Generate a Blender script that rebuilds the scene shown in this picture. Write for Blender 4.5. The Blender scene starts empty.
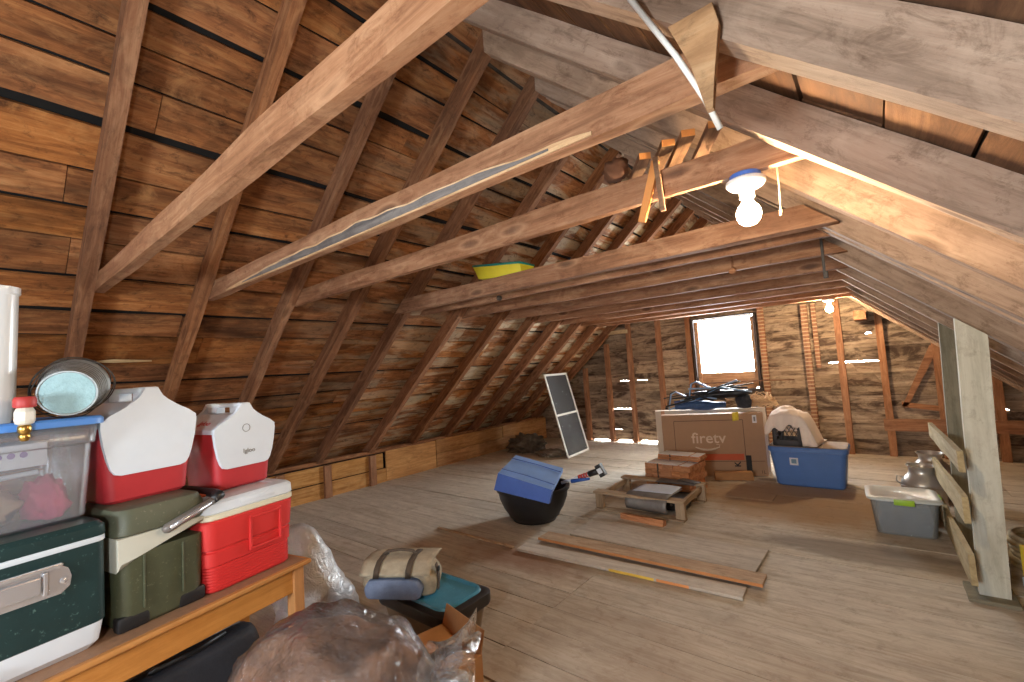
import bpy, bmesh, math, random
from mathutils import Vector, Matrix, noise

# ------------------------------------------------------------------ camera, sky, lights, exposure
S = bpy.context.scene
COL = S.collection
cam_data = bpy.data.cameras.new('camera')
cam_data.sensor_width = 36.0
cam_data.lens = 15.846
cam_data.clip_start = 0.05
cam = bpy.data.objects.new('camera', cam_data)
COL.objects.link(cam)
cam.matrix_world = Matrix(((0.774671, 0.090845, 0.625805, 0.0),
                           (0.629174, -0.011449, -0.77718, 0.0),
                           (-0.063438, 0.995799, -0.066026, 1.55),
                           (0, 0, 0, 1)))
S.camera = cam

W = bpy.data.worlds.new('sky')
S.world = W
W.use_nodes = True
W.node_tree.nodes['Background'].inputs[0].default_value = (0.88, 0.95, 1.0, 1)
W.node_tree.nodes['Background'].inputs[1].default_value = 80.0

S.view_settings.view_transform = 'Standard'
S.view_settings.look = 'None'
S.view_settings.gamma = 1.0
S.view_settings.exposure = 0.45
S.view_settings.use_curve_mapping = False
try:
    S.cycles.use_denoising = True
    S.cycles.max_bounces = 8
    S.cycles.sample_clamp_indirect = 6.0
    S.cycles.caustics_reflective = False
    S.cycles.caustics_refractive = False
except Exception:
    pass


def lamp(name, kind, loc, energy, color, **kw):
    d = bpy.data.lights.new(name, kind)
    d.energy = energy
    d.color = color
    rot = kw.pop('rot', None)
    for k, v in kw.items():
        setattr(d, k, v)
    o = bpy.data.objects.new(name, d)
    COL.objects.link(o)
    o.location = loc
    if rot:
        o.rotation_euler = rot
    return o


# the photographer's flash left of the camera
lamp('camera_flash', 'POINT', (-0.55, -0.35, 1.42), 52.0, (0.84, 0.93, 1.0), shadow_soft_size=0.08)
# unseen fill light added behind the camera to even out the brightness
lamp('added_fill', 'POINT', (-0.9, -2.4, 1.5), 300.0, (0.84, 0.93, 1.0), shadow_soft_size=0.35)
# daylight from the gable window
port = lamp('window_daylight', 'AREA', (-2.05, 8.58, 1.77), 10.0, (1, 1, 1), shape='RECTANGLE', size=1.02, size_y=1.0,
            rot=(math.radians(-90), 0, 0))
port.data.cycles.is_portal = True

# ------------------------------------------------------------------ helpers
def mat_base(name):
    m = bpy.data.materials.new(name)
    m.use_nodes = True
    nt = m.node_tree
    b = nt.nodes['Principled BSDF']
    return m, nt, b


def nd(nt, t, **kw):
    n = nt.nodes.new(t)
    for k, v in kw.items():
        setattr(n, k, v)
    return n


def ramp(nt, stops):
    r = nt.nodes.new('ShaderNodeValToRGB')
    e = r.color_ramp.elements
    while len(e) < len(stops):
        e.new(0.5)
    for i, (p, c) in enumerate(stops):
        e[i].position = p
        e[i].color = (*c, 1) if len(c) == 3 else c
    return r


def mth(nt, op, a, b=None, c=None, clamp=False):
    n = nt.nodes.new('ShaderNodeMath')
    n.operation = op
    n.use_clamp = clamp
    for i, v in enumerate((a, b, c)):
        if v is None:
            continue
        if isinstance(v, (int, float)):
            n.inputs[i].default_value = v
        else:
            nt.links.new(v, n.inputs[i])
    return n.outputs[0]


def mix(nt, fac, a, b, blend='MIX'):
    n = nt.nodes.new('ShaderNodeMix')
    n.data_type = 'RGBA'
    n.blend_type = blend
    for sock, v in ((n.inputs[0], fac), (n.inputs[6], a), (n.inputs[7], b)):
        if isinstance(v, (int, float)):
            sock.default_value = v
        elif isinstance(v, tuple):
            sock.default_value = (*v, 1) if len(v) == 3 else v
        else:
            nt.links.new(v, sock)
    return n.outputs[2]


def sr(r, g, b):
    f = lambda c: (c / 255 / 12.92) if c / 255 <= 0.04045 else ((c / 255 + 0.055) / 1.055) ** 2.4
    return (f(r), f(g), f(b))


def vscale(nt, vec, s, off=None):
    n = nt.nodes.new('ShaderNodeVectorMath')
    n.operation = 'MULTIPLY'
    nt.links.new(vec, n.inputs[0])
    n.inputs[1].default_value = s
    if off is None:
        return n.outputs[0]
    a = nt.nodes.new('ShaderNodeVectorMath')
    a.operation = 'ADD'
    nt.links.new(n.outputs[0], a.inputs[0])
    nt.links.new(off, a.inputs[1])
    return a.outputs[0]


def noise_tex(nt, vec, scale, detail=5, rough=0.6, dist=0.0):
    n = nt.nodes.new('ShaderNodeTexNoise')
    n.inputs['Scale'].default_value = scale
    n.inputs['Detail'].default_value = detail
    n.inputs['Roughness'].default_value = rough
    n.inputs['Distortion'].default_value = dist
    nt.links.new(vec, n.inputs['Vector'])
    return n.outputs[0]


def wood(name, dark, midc, light, tint=0.25, stain=0.5, stain_col=(0.03, 0.02, 0.012), knots=0.0, knot_col=None, rough=0.85,
         pale=None, bump=0.35, grain=1.0, spec=0.25, extra=None, dark_patch=0.0, grime=0.5):
    """Wood whose grain runs along the local X axis of the mesh; every island gets its own tint."""
    m, nt, b = mat_base(name)
    tc = nd(nt, 'ShaderNodeTexCoord')
    oi = nd(nt, 'ShaderNodeObjectInfo')
    ge = nd(nt, 'ShaderNodeNewGeometry')
    rnd = mth(nt, 'FRACT', mth(nt, 'ADD', mth(nt, 'MULTIPLY', oi.outputs['Random'], 7.31), mth(nt, 'MULTIPLY', ge.outputs['Random Per Island'], 3.77)))
    cmb = nd(nt, 'ShaderNodeCombineXYZ')
    nt.links.new(mth(nt, 'MULTIPLY', rnd, 37.0), cmb.inputs[0])
    nt.links.new(mth(nt, 'MULTIPLY', rnd, 91.0), cmb.inputs[1])
    nt.links.new(mth(nt, 'MULTIPLY', rnd, 53.0), cmb.inputs[2])
    P = tc.outputs['Object']
    v1 = vscale(nt, P, (1.5 * grain, 20 * grain, 20 * grain), cmb.outputs[0])
    g1 = noise_tex(nt, v1, 1.0, 8, 0.72, 0.8)
    r1 = ramp(nt, [(0.28, dark), (0.5, midc), (0.75, light)])
    nt.links.new(g1, r1.inputs[0])
    col = r1.outputs[0]
    v6 = vscale(nt, P, (5.0, 9.0, 9.0), cmb.outputs[0])
    g6 = noise_tex(nt, v6, 1.0, 6, 0.7, 0.4)
    col = mix(nt, mth(nt, 'MULTIPLY', mth(nt, 'SUBTRACT', g6, 0.5, clamp=True), 2.2, clamp=True), col, dark)
    v2 = vscale(nt, P, (0.8, 2.6, 2.6), cmb.outputs[0])
    g2 = noise_tex(nt, v2, 1.3, 4, 0.6, 0.3)
    if stain > 0:
        f = mth(nt, 'MULTIPLY', mth(nt, 'SUBTRACT', g2, 0.46, clamp=True), 4.5 * stain, clamp=True)
        col = mix(nt, mth(nt, 'MINIMUM', f, 0.85), col, stain_col)
    if dark_patch > 0:
        v4 = vscale(nt, P, (1.6, 6.5, 6.5), cmb.outputs[0])
        g4 = noise_tex(nt, v4, 1.0, 5, 0.65, 0.9)
        f = mth(nt, 'MULTIPLY', mth(nt, 'SUBTRACT', g4, 0.5, clamp=True), 9.0, clamp=True)
        col = mix(nt, mth(nt, 'MULTIPLY', f, dark_patch), col, stain_col)
    if pale is not None:
        amt, pcol, x0, x1 = pale
        sx = nd(nt, 'ShaderNodeSeparateXYZ')
        nt.links.new(P, sx.inputs[0])
        mr = nd(nt, 'ShaderNodeMapRange')
        mr.inputs[1].default_value = x0
        mr.inputs[2].default_value = x1
        nt.links.new(sx.outputs[0], mr.inputs[0])
        v5 = vscale(nt, P, (1.1, 5.0, 5.0), cmb.outputs[0])
        g5 = noise_tex(nt, v5, 1.2, 5, 0.6, 0.5)
        f = mth(nt, 'MULTIPLY', mth(nt, 'SUBTRACT', g5, 0.47, clamp=True), 10.0, clamp=True)
        f = mth(nt, 'MULTIPLY', mth(nt, 'MULTIPLY', f, mr.outputs[0]), amt)
        col = mix(nt, f, col, pcol)
    v7 = vscale(nt, P, (9.0, 16.0, 16.0), cmb.outputs[0])
    g7 = noise_tex(nt, v7, 1.0, 8, 0.78, 0.6)
    col = mix(nt, mth(nt, 'MULTIPLY', mth(nt, 'SUBTRACT', g7, 0.52, clamp=True), 5.0 * grime, clamp=True), col, stain_col)
    v8 = vscale(nt, P, (2.2, 4.0, 4.0), cmb.outputs[0])
    g8 = noise_tex(nt, v8, 1.0, 6, 0.7, 1.2)
    col = mix(nt, mth(nt, 'MULTIPLY', mth(nt, 'SUBTRACT', g8, 0.53, clamp=True), 3.0 * grime, clamp=True), col, light)
    if knots > 0:
        vk = vscale(nt, P, (4.2, 13.0, 13.0), cmb.outputs[0])
        vo = nd(nt, 'ShaderNodeTexVoronoi')
        vo.inputs['Scale'].default_value = 0.55
        nt.links.new(vk, vo.inputs['Vector'])
        d = vo.outputs['Distance']
        f = mth(nt, 'MULTIPLY', mth(nt, 'SUBTRACT', 1.0, mth(nt, 'MULTIPLY', d, 4.6), clamp=True), 1.6, clamp=True)
        ring = mth(nt, 'SUBTRACT', 1.0, mth(nt, 'MULTIPLY', mth(nt, 'ABSOLUTE', mth(nt, 'SUBTRACT', d, 0.23)), 14.0), clamp=True)
        col = mix(nt, mth(nt, 'MULTIPLY', ring, 0.45 * knots), col, light)
        col = mix(nt, mth(nt, 'MULTIPLY', f, knots), col, knot_col or dark)
    if extra is not None:
        col = extra(nt, P, col)
    hs = nd(nt, 'ShaderNodeHueSaturation')
    hs.inputs['Hue'].default_value = 0.5
    nt.links.new(mth(nt, 'ADD', 1.0 - tint, mth(nt, 'MULTIPLY', rnd, 2 * tint)), hs.inputs['Value'])
    nt.links.new(mth(nt, 'ADD', 0.95, mth(nt, 'MULTIPLY', mth(nt, 'FRACT', mth(nt, 'MULTIPLY', rnd, 5.3)), 0.1)), hs.inputs['Saturation'])
    nt.links.new(col, hs.inputs['Color'])
    nt.links.new(hs.outputs[0], b.inputs['Base Color'])
    b.inputs['Roughness'].default_value = rough
    b.inputs['Specular IOR Level'].default_value = spec
    if bump > 0:
        bp = nd(nt, 'ShaderNodeBump')
        bp.inputs['Strength'].default_value = bump
        bp.inputs['Distance'].default_value = 0.01
        nt.links.new(g1, bp.inputs['Height'])
        nt.links.new(bp.outputs[0], b.inputs['Normal'])
    return m


def plain(name, col, rough=0.5, metal=0.0, var=0.12, scale=6.0, bump=0.0, spec=0.5, sheen=0.0, bscale=60.0, speck=None):
    m, nt, b = mat_base(name)
    tc = nd(nt, 'ShaderNodeTexCoord')
    n = noise_tex(nt, tc.outputs['Object'], scale, 5, 0.65)
    lo = tuple(c * (1 - var) for c in col)
    hi = tuple(min(1, c * (1 + var)) for c in col)
    r = ramp(nt, [(0.3, lo), (0.7, hi)])
    nt.links.new(n, r.inputs[0])
    c = r.outputs[0]
    if speck:
        sc, amt, scol = speck
        k = noise_tex(nt, tc.outputs['Object'], sc, 3, 0.7)
        f = mth(nt, 'MULTIPLY', mth(nt, 'SUBTRACT', k, 0.62, clamp=True), 12 * amt, clamp=True)
        c = mix(nt, f, c, scol)
    nt.links.new(c, b.inputs['Base Color'])
    b.inputs['Roughness'].default_value = rough
    b.inputs['Metallic'].default_value = metal
    b.inputs['Specular IOR Level'].default_value = spec
    if sheen:
        b.inputs['Sheen Weight'].default_value = sheen
    if bump > 0:
        k = noise_tex(nt, tc.outputs['Object'], bscale, 4, 0.6)
        bp = nd(nt, 'ShaderNodeBump')
        bp.inputs['Strength'].default_value = bump
        bp.inputs['Distance'].default_value = 0.006
        nt.links.new(k, bp.inputs['Height'])
        nt.links.new(bp.outputs[0], b.inputs['Normal'])
    return m


def see_through(name, col, alpha=0.35, rough=0.25, milk=0.5, bump=0.0, bscale=20):
    """Clear or frosted plastic: part transparent, part diffuse haze, part gloss."""
    m = bpy.data.materials.new(name)
    m.use_nodes = True
    nt = m.node_tree
    nt.nodes.clear()
    out = nd(nt, 'ShaderNodeOutputMaterial')
    tr = nd(nt, 'ShaderNodeBsdfTransparent')
    tr.inputs[0].default_value = (*[0.6 + 0.4 * c for c in col], 1)
    df = nd(nt, 'ShaderNodeBsdfPrincipled')
    df.inputs['Base Color'].default_value = (*col, 1)
    df.inputs['Roughness'].default_value = rough
    gl = nd(nt, 'ShaderNodeBsdfGlossy')
    gl.inputs['Roughness'].default_value = rough
    gl.inputs[0].default_value = (1, 1, 1, 1)
    m1 = nd(nt, 'ShaderNodeMixShader')
    m1.inputs[0].default_value = alpha
    nt.links.new(tr.outputs[0], m1.inputs[1])
    nt.links.new(df.outputs[0], m1.inputs[2])
    fr = nd(nt, 'ShaderNodeFresnel')
    fr.inputs[0].default_value = 1.45
    m2 = nd(nt, 'ShaderNodeMixShader')
    nt.links.new(mth(nt, 'MULTIPLY', fr.outputs[0], milk), m2.inputs[0])
    nt.links.new(m1.outputs[0], m2.inputs[1])
    nt.links.new(gl.outputs[0], m2.inputs[2])
    nt.links.new(m2.outputs[0], out.inputs[0])
    if bump > 0:
        tc = nd(nt, 'ShaderNodeTexCoord')
        k = noise_tex(nt, tc.outputs['Object'], bscale, 4, 0.6, 1.0)
        bp = nd(nt, 'ShaderNodeBump')
        bp.inputs['Strength'].default_value = bump
        bp.inputs['Distance'].default_value = 0.02
        nt.links.new(k, bp.inputs['Height'])
        for x in (df, gl, fr):
            nt.links.new(bp.outputs[0], x.inputs['Normal'])
    return m


def glow(name, col, strength):
    m = bpy.data.materials.new(name)
    m.use_nodes = True
    nt = m.node_tree
    b = nt.nodes['Principled BSDF']
    b.inputs['Base Color'].default_value = (1, 0.95, 0.85, 1)
    b.inputs['Emission Color'].default_value = (*col, 1)
    b.inputs['Emission Strength'].default_value = strength
    return m


class MB:
    """collects shapes, then links them as one mesh object"""
    def __init__(self):
        self.bm = bmesh.new()

    def box(self, c, s, rz=0.0, rx=0.0, ry=0.0, bevel=0.0, taper=None, seg=2):
        """box centred at c; taper = (x, y) factors for the bottom face"""
        M = Matrix.Translation(Vector(c)) @ Matrix.Rotation(rz, 4, 'Z') @ Matrix.Rotation(ry, 4, 'Y') @ Matrix.Rotation(rx, 4, 'X')
        vs = []
        for sx in (-.5, .5):
            for sy in (-.5, .5):
                for sz in (-.5, .5):
                    tx, ty = (taper if (taper and sz < 0) else (1, 1))
                    vs.append(self.bm.verts.new(M @ Vector((sx * s[0] * tx, sy * s[1] * ty, sz * s[2]))))
        fs = [self.bm.faces.new([vs[i] for i in q]) for q in ((0, 1, 3, 2), (4, 6, 7, 5), (0, 4, 5, 1), (2, 3, 7, 6), (0, 2, 6, 4), (1, 5, 7, 3))]
        if bevel > 0:
            es = list({e for f in fs for e in f.edges})
            bmesh.ops.bevel(self.bm, geom=es, offset=bevel, segments=seg, profile=0.5, affect='EDGES')
        return self

    def prism(self, prof, o, ex, ey, ez, depth, bevel=0.0, seg=2):
        """profile points (u, v) in the plane ex, ey, pushed along ez by depth"""
        o, ex, ey, ez = Vector(o), Vector(ex), Vector(ey), Vector(ez)
        a = [self.bm.verts.new(o + ex * u + ey * v) for u, v in prof]
        b = [self.bm.verts.new(o + ex * u + ey * v + ez * depth) for u, v in prof]
        n = len(prof)
        fs = [self.bm.faces.new(a[::-1]), self.bm.faces.new(b)]
        for i in range(n):
            fs.append(self.bm.faces.new((a[i], a[(i + 1) % n], b[(i + 1) % n], b[i])))
        if bevel > 0:
            es = list({e for f in fs[:2] for e in f.edges})
            bmesh.ops.bevel(self.bm, geom=es, offset=bevel, segments=seg, profile=0.5, affect='EDGES')
        return self

    def tube(self, pts, r, n=8, closed=False, caps=True):
        pts = [Vector(p) for p in pts]
        k = len(pts)
        rs = r if isinstance(r, (list, tuple)) else [r] * k
        rings = []
        up = None
        for i, p in enumerate(pts):
            if closed:
                t = (pts[(i + 1) % k] - pts[i - 1])
            else:
                t = pts[min(i + 1, k - 1)] - pts[max(i - 1, 0)]
            t = t.normalized() if t.length > 1e-9 else Vector((0, 0, 1))
            if up is None:
                up = t.orthogonal().normalized()
            up = (up - t * up.dot(t))
            up = up.normalized() if up.length > 1e-6 else t.orthogonal().normalized()
            q = t.cross(up)
            rings.append([self.bm.verts.new(p + (up * math.cos(2 * math.pi * j / n) + q * math.sin(2 * math.pi * j / n)) * rs[i]) for j in range(n)])
        for i in range(k if closed else k - 1):
            a, b = rings[i], rings[(i + 1) % k]
            for j in range(n):
                try:
                    self.bm.faces.new((a[j], a[(j + 1) % n], b[(j + 1) % n], b[j]))
                except ValueError:
                    pass
        if caps and not closed:
            self.bm.faces.new(rings[0][::-1])
            self.bm.faces.new(rings[-1])
        return self

    def lathe(self, prof, c=(0, 0, 0), n=32, sx=1.0, sy=1.0, caps=(True, True), M=None):
        """profile (r, z) revolved about the Z axis at c (or placed by M)"""
        M = M or Matrix.Translation(Vector(c))
        rings = []
        for r, z in prof:
            rings.append([self.bm.verts.new(M @ Vector((r * sx * math.cos(2 * math.pi * j / n), r * sy * math.sin(2 * math.pi * j / n), z))) for j in range(n)])
        for a, b in zip(rings, rings[1:]):
            for j in range(n):
                self.bm.faces.new((a[j], a[(j + 1) % n], b[(j + 1) % n], b[j]))
        if caps[0]:
            self.bm.faces.new(rings[0][::-1])
        if caps[1]:
            self.bm.faces.new(rings[-1])
        return self

    def loft(self, rings, caps=(True, True)):
        R = [[self.bm.verts.new(Vector(p)) for p in r] for r in rings]
        n = len(R[0])
        for a, b in zip(R, R[1:]):
            for j in range(n):
                self.bm.faces.new((a[j], a[(j + 1) % n], b[(j + 1) % n], b[j]))
        if caps[0]:
            self.bm.faces.new(R[0][::-1])
        if caps[1]:
            self.bm.faces.new(R[-1])
        return self

    def grid(self, fn, nu, nv):
        V = [[self.bm.verts.new(Vector(fn(i / nu, j / nv))) for j in range(nv + 1)] for i in range(nu + 1)]
        for i in range(nu):
            for j in range(nv):
                self.bm.faces.new((V[i][j], V[i + 1][j], V[i + 1][j + 1], V[i][j + 1]))
        return self

    def jitter(self, amp, freq=3.0, seed=0.0):
        for v in self.bm.verts:
            v.co += noise.noise_vector(v.co * freq + Vector((seed, seed * 1.7, seed * .3))) * amp
        return self

    def build(self, name, mat, parent=None, smooth=False, loc=None, rz=0.0, solid=0.0, sub=0, matrix=None, angle=None):
        bmesh.ops.recalc_face_normals(self.bm, faces=self.bm.faces[:])
        me = bpy.data.meshes.new(name)
        self.bm.to_mesh(me)
        self.bm.free()
        me.materials.append(mat)
        if smooth:
            me.polygons.foreach_set('use_smooth', [True] * len(me.polygons))
        o = bpy.data.objects.new(name, me)
        COL.objects.link(o)
        if angle is not None:
            me.polygons.foreach_set('use_smooth', [True] * len(me.polygons))
            me.set_sharp_from_angle(angle=math.radians(angle))
        if parent is not None:
            o.parent = parent
        if matrix is not None:
            o.matrix_world = matrix
        if loc is not None:
            o.location = loc
        if rz:
            o.rotation_euler = (0, 0, rz)
        if solid:
            s = o.modifiers.new('thickness', 'SOLIDIFY')
            s.thickness = solid
            s.offset = 0
        if sub:
            s = o.modifiers.new('smooth', 'SUBSURF')
            s.levels = s.render_levels = sub
        return o


def tag(o, label, cat, group=None, kind=None):
    o['label'] = label
    o['category'] = cat
    if group:
        o['group'] = group
    if kind:
        o['kind'] = kind
    return o


def thing(name, label, cat, loc=(0, 0, 0), rz=0.0, group=None, rx=0.0, ry=0.0):
    o = bpy.data.objects.new(name, None)
    o.empty_display_size = 0.1
    COL.objects.link(o)
    o.location = loc
    o.rotation_euler = (rx, ry, rz)
    return tag(o, label, cat, group)


def rrect(w, d, r, z, n=5, cx=0.0, cy=0.0):
    """rounded rectangle ring at height z"""
    pts = []
    r = min(r, w / 2 - 1e-4, d / 2 - 1e-4)
    for (sx, sy, a0) in ((1, 1, 0), (-1, 1, 90), (-1, -1, 180), (1, -1, 270)):
        for k in range(n):
            a = math.radians(a0 + 90 * k / (n - 1))
            pts.append((cx + sx * (w / 2 - r) + r * math.cos(a), cy + sy * (d / 2 - r) + r * math.sin(a), z))
    return pts


def frame_mat(o, x, z):
    """matrix with local X along x and local Z close to z"""
    x = Vector(x).normalized()
    z = Vector(z)
    y = z.cross(x).normalized()
    z = x.cross(y)
    M = Matrix((x, y, z)).transposed().to_4x4()
    M.translation = Vector(o)
    return M


def beam(name, mat, o, x, z, bot, top, width, label, cat='beam', group=None, kind='structure', rough=0.004, seed=0.0, n=14, bev=0.006, parent=None):
    """timber: local X along the grain, local Z up; bot = (u0, u1, v) and top = (u0, u1, v); thickness width along +local Y"""
    rings = []
    for i in range(n + 1):
        t = i / n
        ub, ut = bot[0] + (bot[1] - bot[0]) * t, top[0] + (top[1] - top[0]) * t
        r = []
        for (u, y, v, k) in ((ub, 0, bot[2], 0), (ub, width, bot[2], 1), (ut, width, top[2], 2), (ut, 0, top[2], 3)):
            s = Vector((u * 1.6, k * 3.1, seed * 7.7))
            e = 1.0 if 0 < i < n else 0.2
            r.append((u, y + noise.noise(s) * rough * e, v + noise.noise(s + Vector((9, 4, 2))) * rough * 1.6 * e))
        rings.append(r)
    b = MB()
    b.loft(rings)
    if bev:
        es = [e for e in b.bm.edges if e.calc_length() > 1e-4 and len(e.link_faces) == 2 and e.calc_face_angle(0) > 0.6]
        bmesh.ops.bevel(b.bm, geom=es, offset=bev, segments=1, affect='EDGES')
    ob = b.build(name, mat, parent, matrix=None if parent else frame_mat(o, x, z))
    if label:
        tag(ob, label, cat, group, kind)
    return ob

# ------------------------------------------------------------------ timber materials
def whitewash(nt, P, col):
    return col

M_ROOFBOARD = wood('old_roof_boards', sr(104, 60, 32), sr(164, 105, 60), sr(198, 144, 92), tint=0.2, stain=0.75, grime=1.0, stain_col=sr(62, 38, 24),
                   pale=(0.9, sr(196, 180, 150), 1.5, 6.0), bump=0.4, dark_patch=0.4)
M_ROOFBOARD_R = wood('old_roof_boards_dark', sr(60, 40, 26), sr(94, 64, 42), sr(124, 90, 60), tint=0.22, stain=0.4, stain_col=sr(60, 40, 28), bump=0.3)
M_ROOFING = plain('roofing_underside', sr(14, 11, 9), 0.95)
M_RAFTER = wood('rafter_timber', sr(92, 58, 38), sr(146, 98, 66), sr(182, 136, 98), tint=0.16, stain=0.35, stain_col=sr(80, 52, 34), grime=.8, knots=0.6, bump=0.3)
M_RAFTER_R = wood('rafter_timber_grey', sr(124, 102, 84), sr(170, 142, 120), sr(196, 170, 146), tint=0.12, stain=0.3, stain_col=sr(106, 82, 64), grime=.9, knots=0.7, knot_col=sr(84, 66, 54), bump=0.25)
M_TIE = wood('ceiling_tie_timber', sr(114, 78, 54), sr(166, 120, 88), sr(202, 160, 124), tint=0.12, stain=0.35, stain_col=sr(110, 68, 44), grime=.9, knots=0.8, knot_col=sr(96, 74, 60), bump=0.3)
def floor_dirt_shade(nt, P, col):
    """sawdust and trodden dirt, a darker band, and painted brown shade by the black tub"""
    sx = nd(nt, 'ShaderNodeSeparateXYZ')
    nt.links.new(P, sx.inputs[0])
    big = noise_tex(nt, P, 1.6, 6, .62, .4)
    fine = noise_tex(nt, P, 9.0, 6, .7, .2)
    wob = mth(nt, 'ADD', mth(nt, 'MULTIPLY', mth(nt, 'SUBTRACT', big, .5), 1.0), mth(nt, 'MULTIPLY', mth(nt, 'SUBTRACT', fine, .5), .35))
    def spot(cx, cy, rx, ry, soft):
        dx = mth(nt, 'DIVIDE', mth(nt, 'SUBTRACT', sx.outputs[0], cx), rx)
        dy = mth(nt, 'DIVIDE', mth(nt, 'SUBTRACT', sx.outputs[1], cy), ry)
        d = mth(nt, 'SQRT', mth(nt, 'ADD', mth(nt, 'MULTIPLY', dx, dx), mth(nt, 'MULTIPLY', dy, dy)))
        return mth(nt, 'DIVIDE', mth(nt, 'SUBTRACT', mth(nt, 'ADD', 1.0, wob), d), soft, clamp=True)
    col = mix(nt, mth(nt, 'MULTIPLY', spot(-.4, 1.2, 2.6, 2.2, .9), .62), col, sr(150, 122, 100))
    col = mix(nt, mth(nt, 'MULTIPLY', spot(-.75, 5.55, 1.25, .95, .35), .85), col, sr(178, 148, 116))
    col = mix(nt, mth(nt, 'MULTIPLY', spot(-2.45, 2.95, .75, .34, .8), .75), col, sr(132, 88, 58))  # warm brown shade of the black tub, painted into the board colour
    col = mix(nt, mth(nt, 'MULTIPLY', spot(-.2, 4.36, 1.05, .24, .35), .6), col, sr(104, 90, 78))  # darker grey band across the boards in front of the clear tote
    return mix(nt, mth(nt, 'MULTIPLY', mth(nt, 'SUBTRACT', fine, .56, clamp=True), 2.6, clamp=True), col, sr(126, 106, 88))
M_FLOOR = wood('floor_boards', sr(158, 146, 130), sr(196, 184, 166), sr(216, 206, 190), tint=0.07, stain=0.35, stain_col=sr(158, 140, 120), bump=0.2, rough=0.8, grime=.8, extra=floor_dirt_shade)
M_GABLE = wood('gable_boards', sr(108, 88, 72), sr(166, 144, 120), sr(200, 180, 154), tint=0.2, stain=0.6, grime=.9, stain_col=sr(62, 44, 34), dark_patch=0.85, bump=0.35)
M_STUD = wood('stud_timber', sr(112, 74, 52), sr(160, 112, 80), sr(190, 146, 110), tint=0.12, stain=0.3, stain_col=sr(100, 66, 46), knots=0.3, bump=0.3)
M_KNEE = wood('knee_wall_boards', sr(142, 96, 54), sr(192, 140, 86), sr(216, 172, 116), tint=0.14, stain=0.35, stain_col=sr(130, 88, 54), knots=0.4, bump=0.25)

SL = math.atan(0.88)
CS, SN = math.cos(SL), math.sin(SL)
XL, ZL = -5.95, 0.5            # left underside line passes here
XR, ZR = -0.16, 2.25           # right underside line passes here
XA, ZA = -2.06, 3.922          # apex of the undersides
DEP = 0.14                     # rafter depth
YN, YF = -3.2, 8.45            # near and far gable walls
RNG = random.Random(5)

# ------------------------------------------------------------------ setting: floor
def board_field(name, mat, M, rows, thick, label, cat, gapmin=0.003, gapmax=0.009, rng=RNG, wob=0.0):
    """rows of boards: each row = (y0, y1, [x breaks], gap) in local coordinates of M; one mesh, each board an island"""
    b = MB()
    for (y0, y1, br) in rows:
        g = rng.uniform(gapmin, gapmax)
        for xa, xb in zip(br, br[1:]):
            n = max(2, int((xb - xa) / 0.45))
            rings = []
            sd = rng.uniform(0, 99)
            dz = rng.uniform(-0.004, 0.004)
            for i in range(n + 1):
                x = xa + 0.002 + (xb - xa - 0.004) * i / n
                w0 = noise.noise(Vector((x * 1.2, sd, 0))) * wob
                w1 = noise.noise(Vector((x * 1.2, sd, 5))) * wob
                rings.append([(x, y0 + g + w0, dz), (x, y1 + w1, dz), (x, y1 + w1, dz - thick), (x, y0 + g + w0, dz - thick)])
            b.loft(rings)
    o = b.build(name, mat, matrix=M)
    return tag(o, label, cat, None, 'structure')

rows = []
y = YN - 0.1
edges_near = [0.62, 0.9, 1.16, 1.44, 1.72, 1.98, 2.24, 2.46, 2.68, 2.98, 3.27, 3.56, 3.82, 4.06, 4.33, 4.62, 4.9]
while y < 0.6:
    edges_near.insert(0, None)
    y += 0.27
ys = [YN - 0.1 + i * (0.62 - YN + 0.1) / (len(edges_near) - 17) for i in range(len(edges_near) - 17)] + edges_near[len(edges_near) - 17:]
while ys[-1] < YF:
    ys.append(ys[-1] + RNG.uniform(0.22, 0.3))
for a, c in zip(ys, ys[1:]):
    if c < 3.0:
        br = [-6.3, -1.78, 2.5]
    else:
        br = [-6.3] + sorted(RNG.sample([-4.4, -3.1, -2.3, -1.0, 0.9], 1)) + [2.5]
    rows.append((a, c, br))
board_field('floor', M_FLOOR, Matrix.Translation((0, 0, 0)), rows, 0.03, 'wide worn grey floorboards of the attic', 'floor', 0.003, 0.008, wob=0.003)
MB().box((-1.9, 2.6, -0.06), (12.0, 12.4, 0.03)).build('floor.001', M_ROOFING)
bpy.data.objects['floor.001']['kind'] = 'structure'
tag(bpy.data.objects['floor.001'], 'dark subfloor under the floorboard gaps', 'floor', None, 'structure')

# ------------------------------------------------------------------ setting: roof slopes
rows = []
v = -0.45
vmax = (XA - XL) / CS + 0.16
while v < vmax:
    w = RNG.choice([0.2, 0.23, 0.26, 0.29, 0.31])
    br = [YN - 0.05]
    x = YN + RNG.uniform(1.5, 4.0)
    while x < YF - 1.0:
        br.append(x)
        x += RNG.uniform(2.2, 4.4)
    br.append(YF + 0.05)
    rows.append((v, min(v + w, vmax), br))
    v += w
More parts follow.
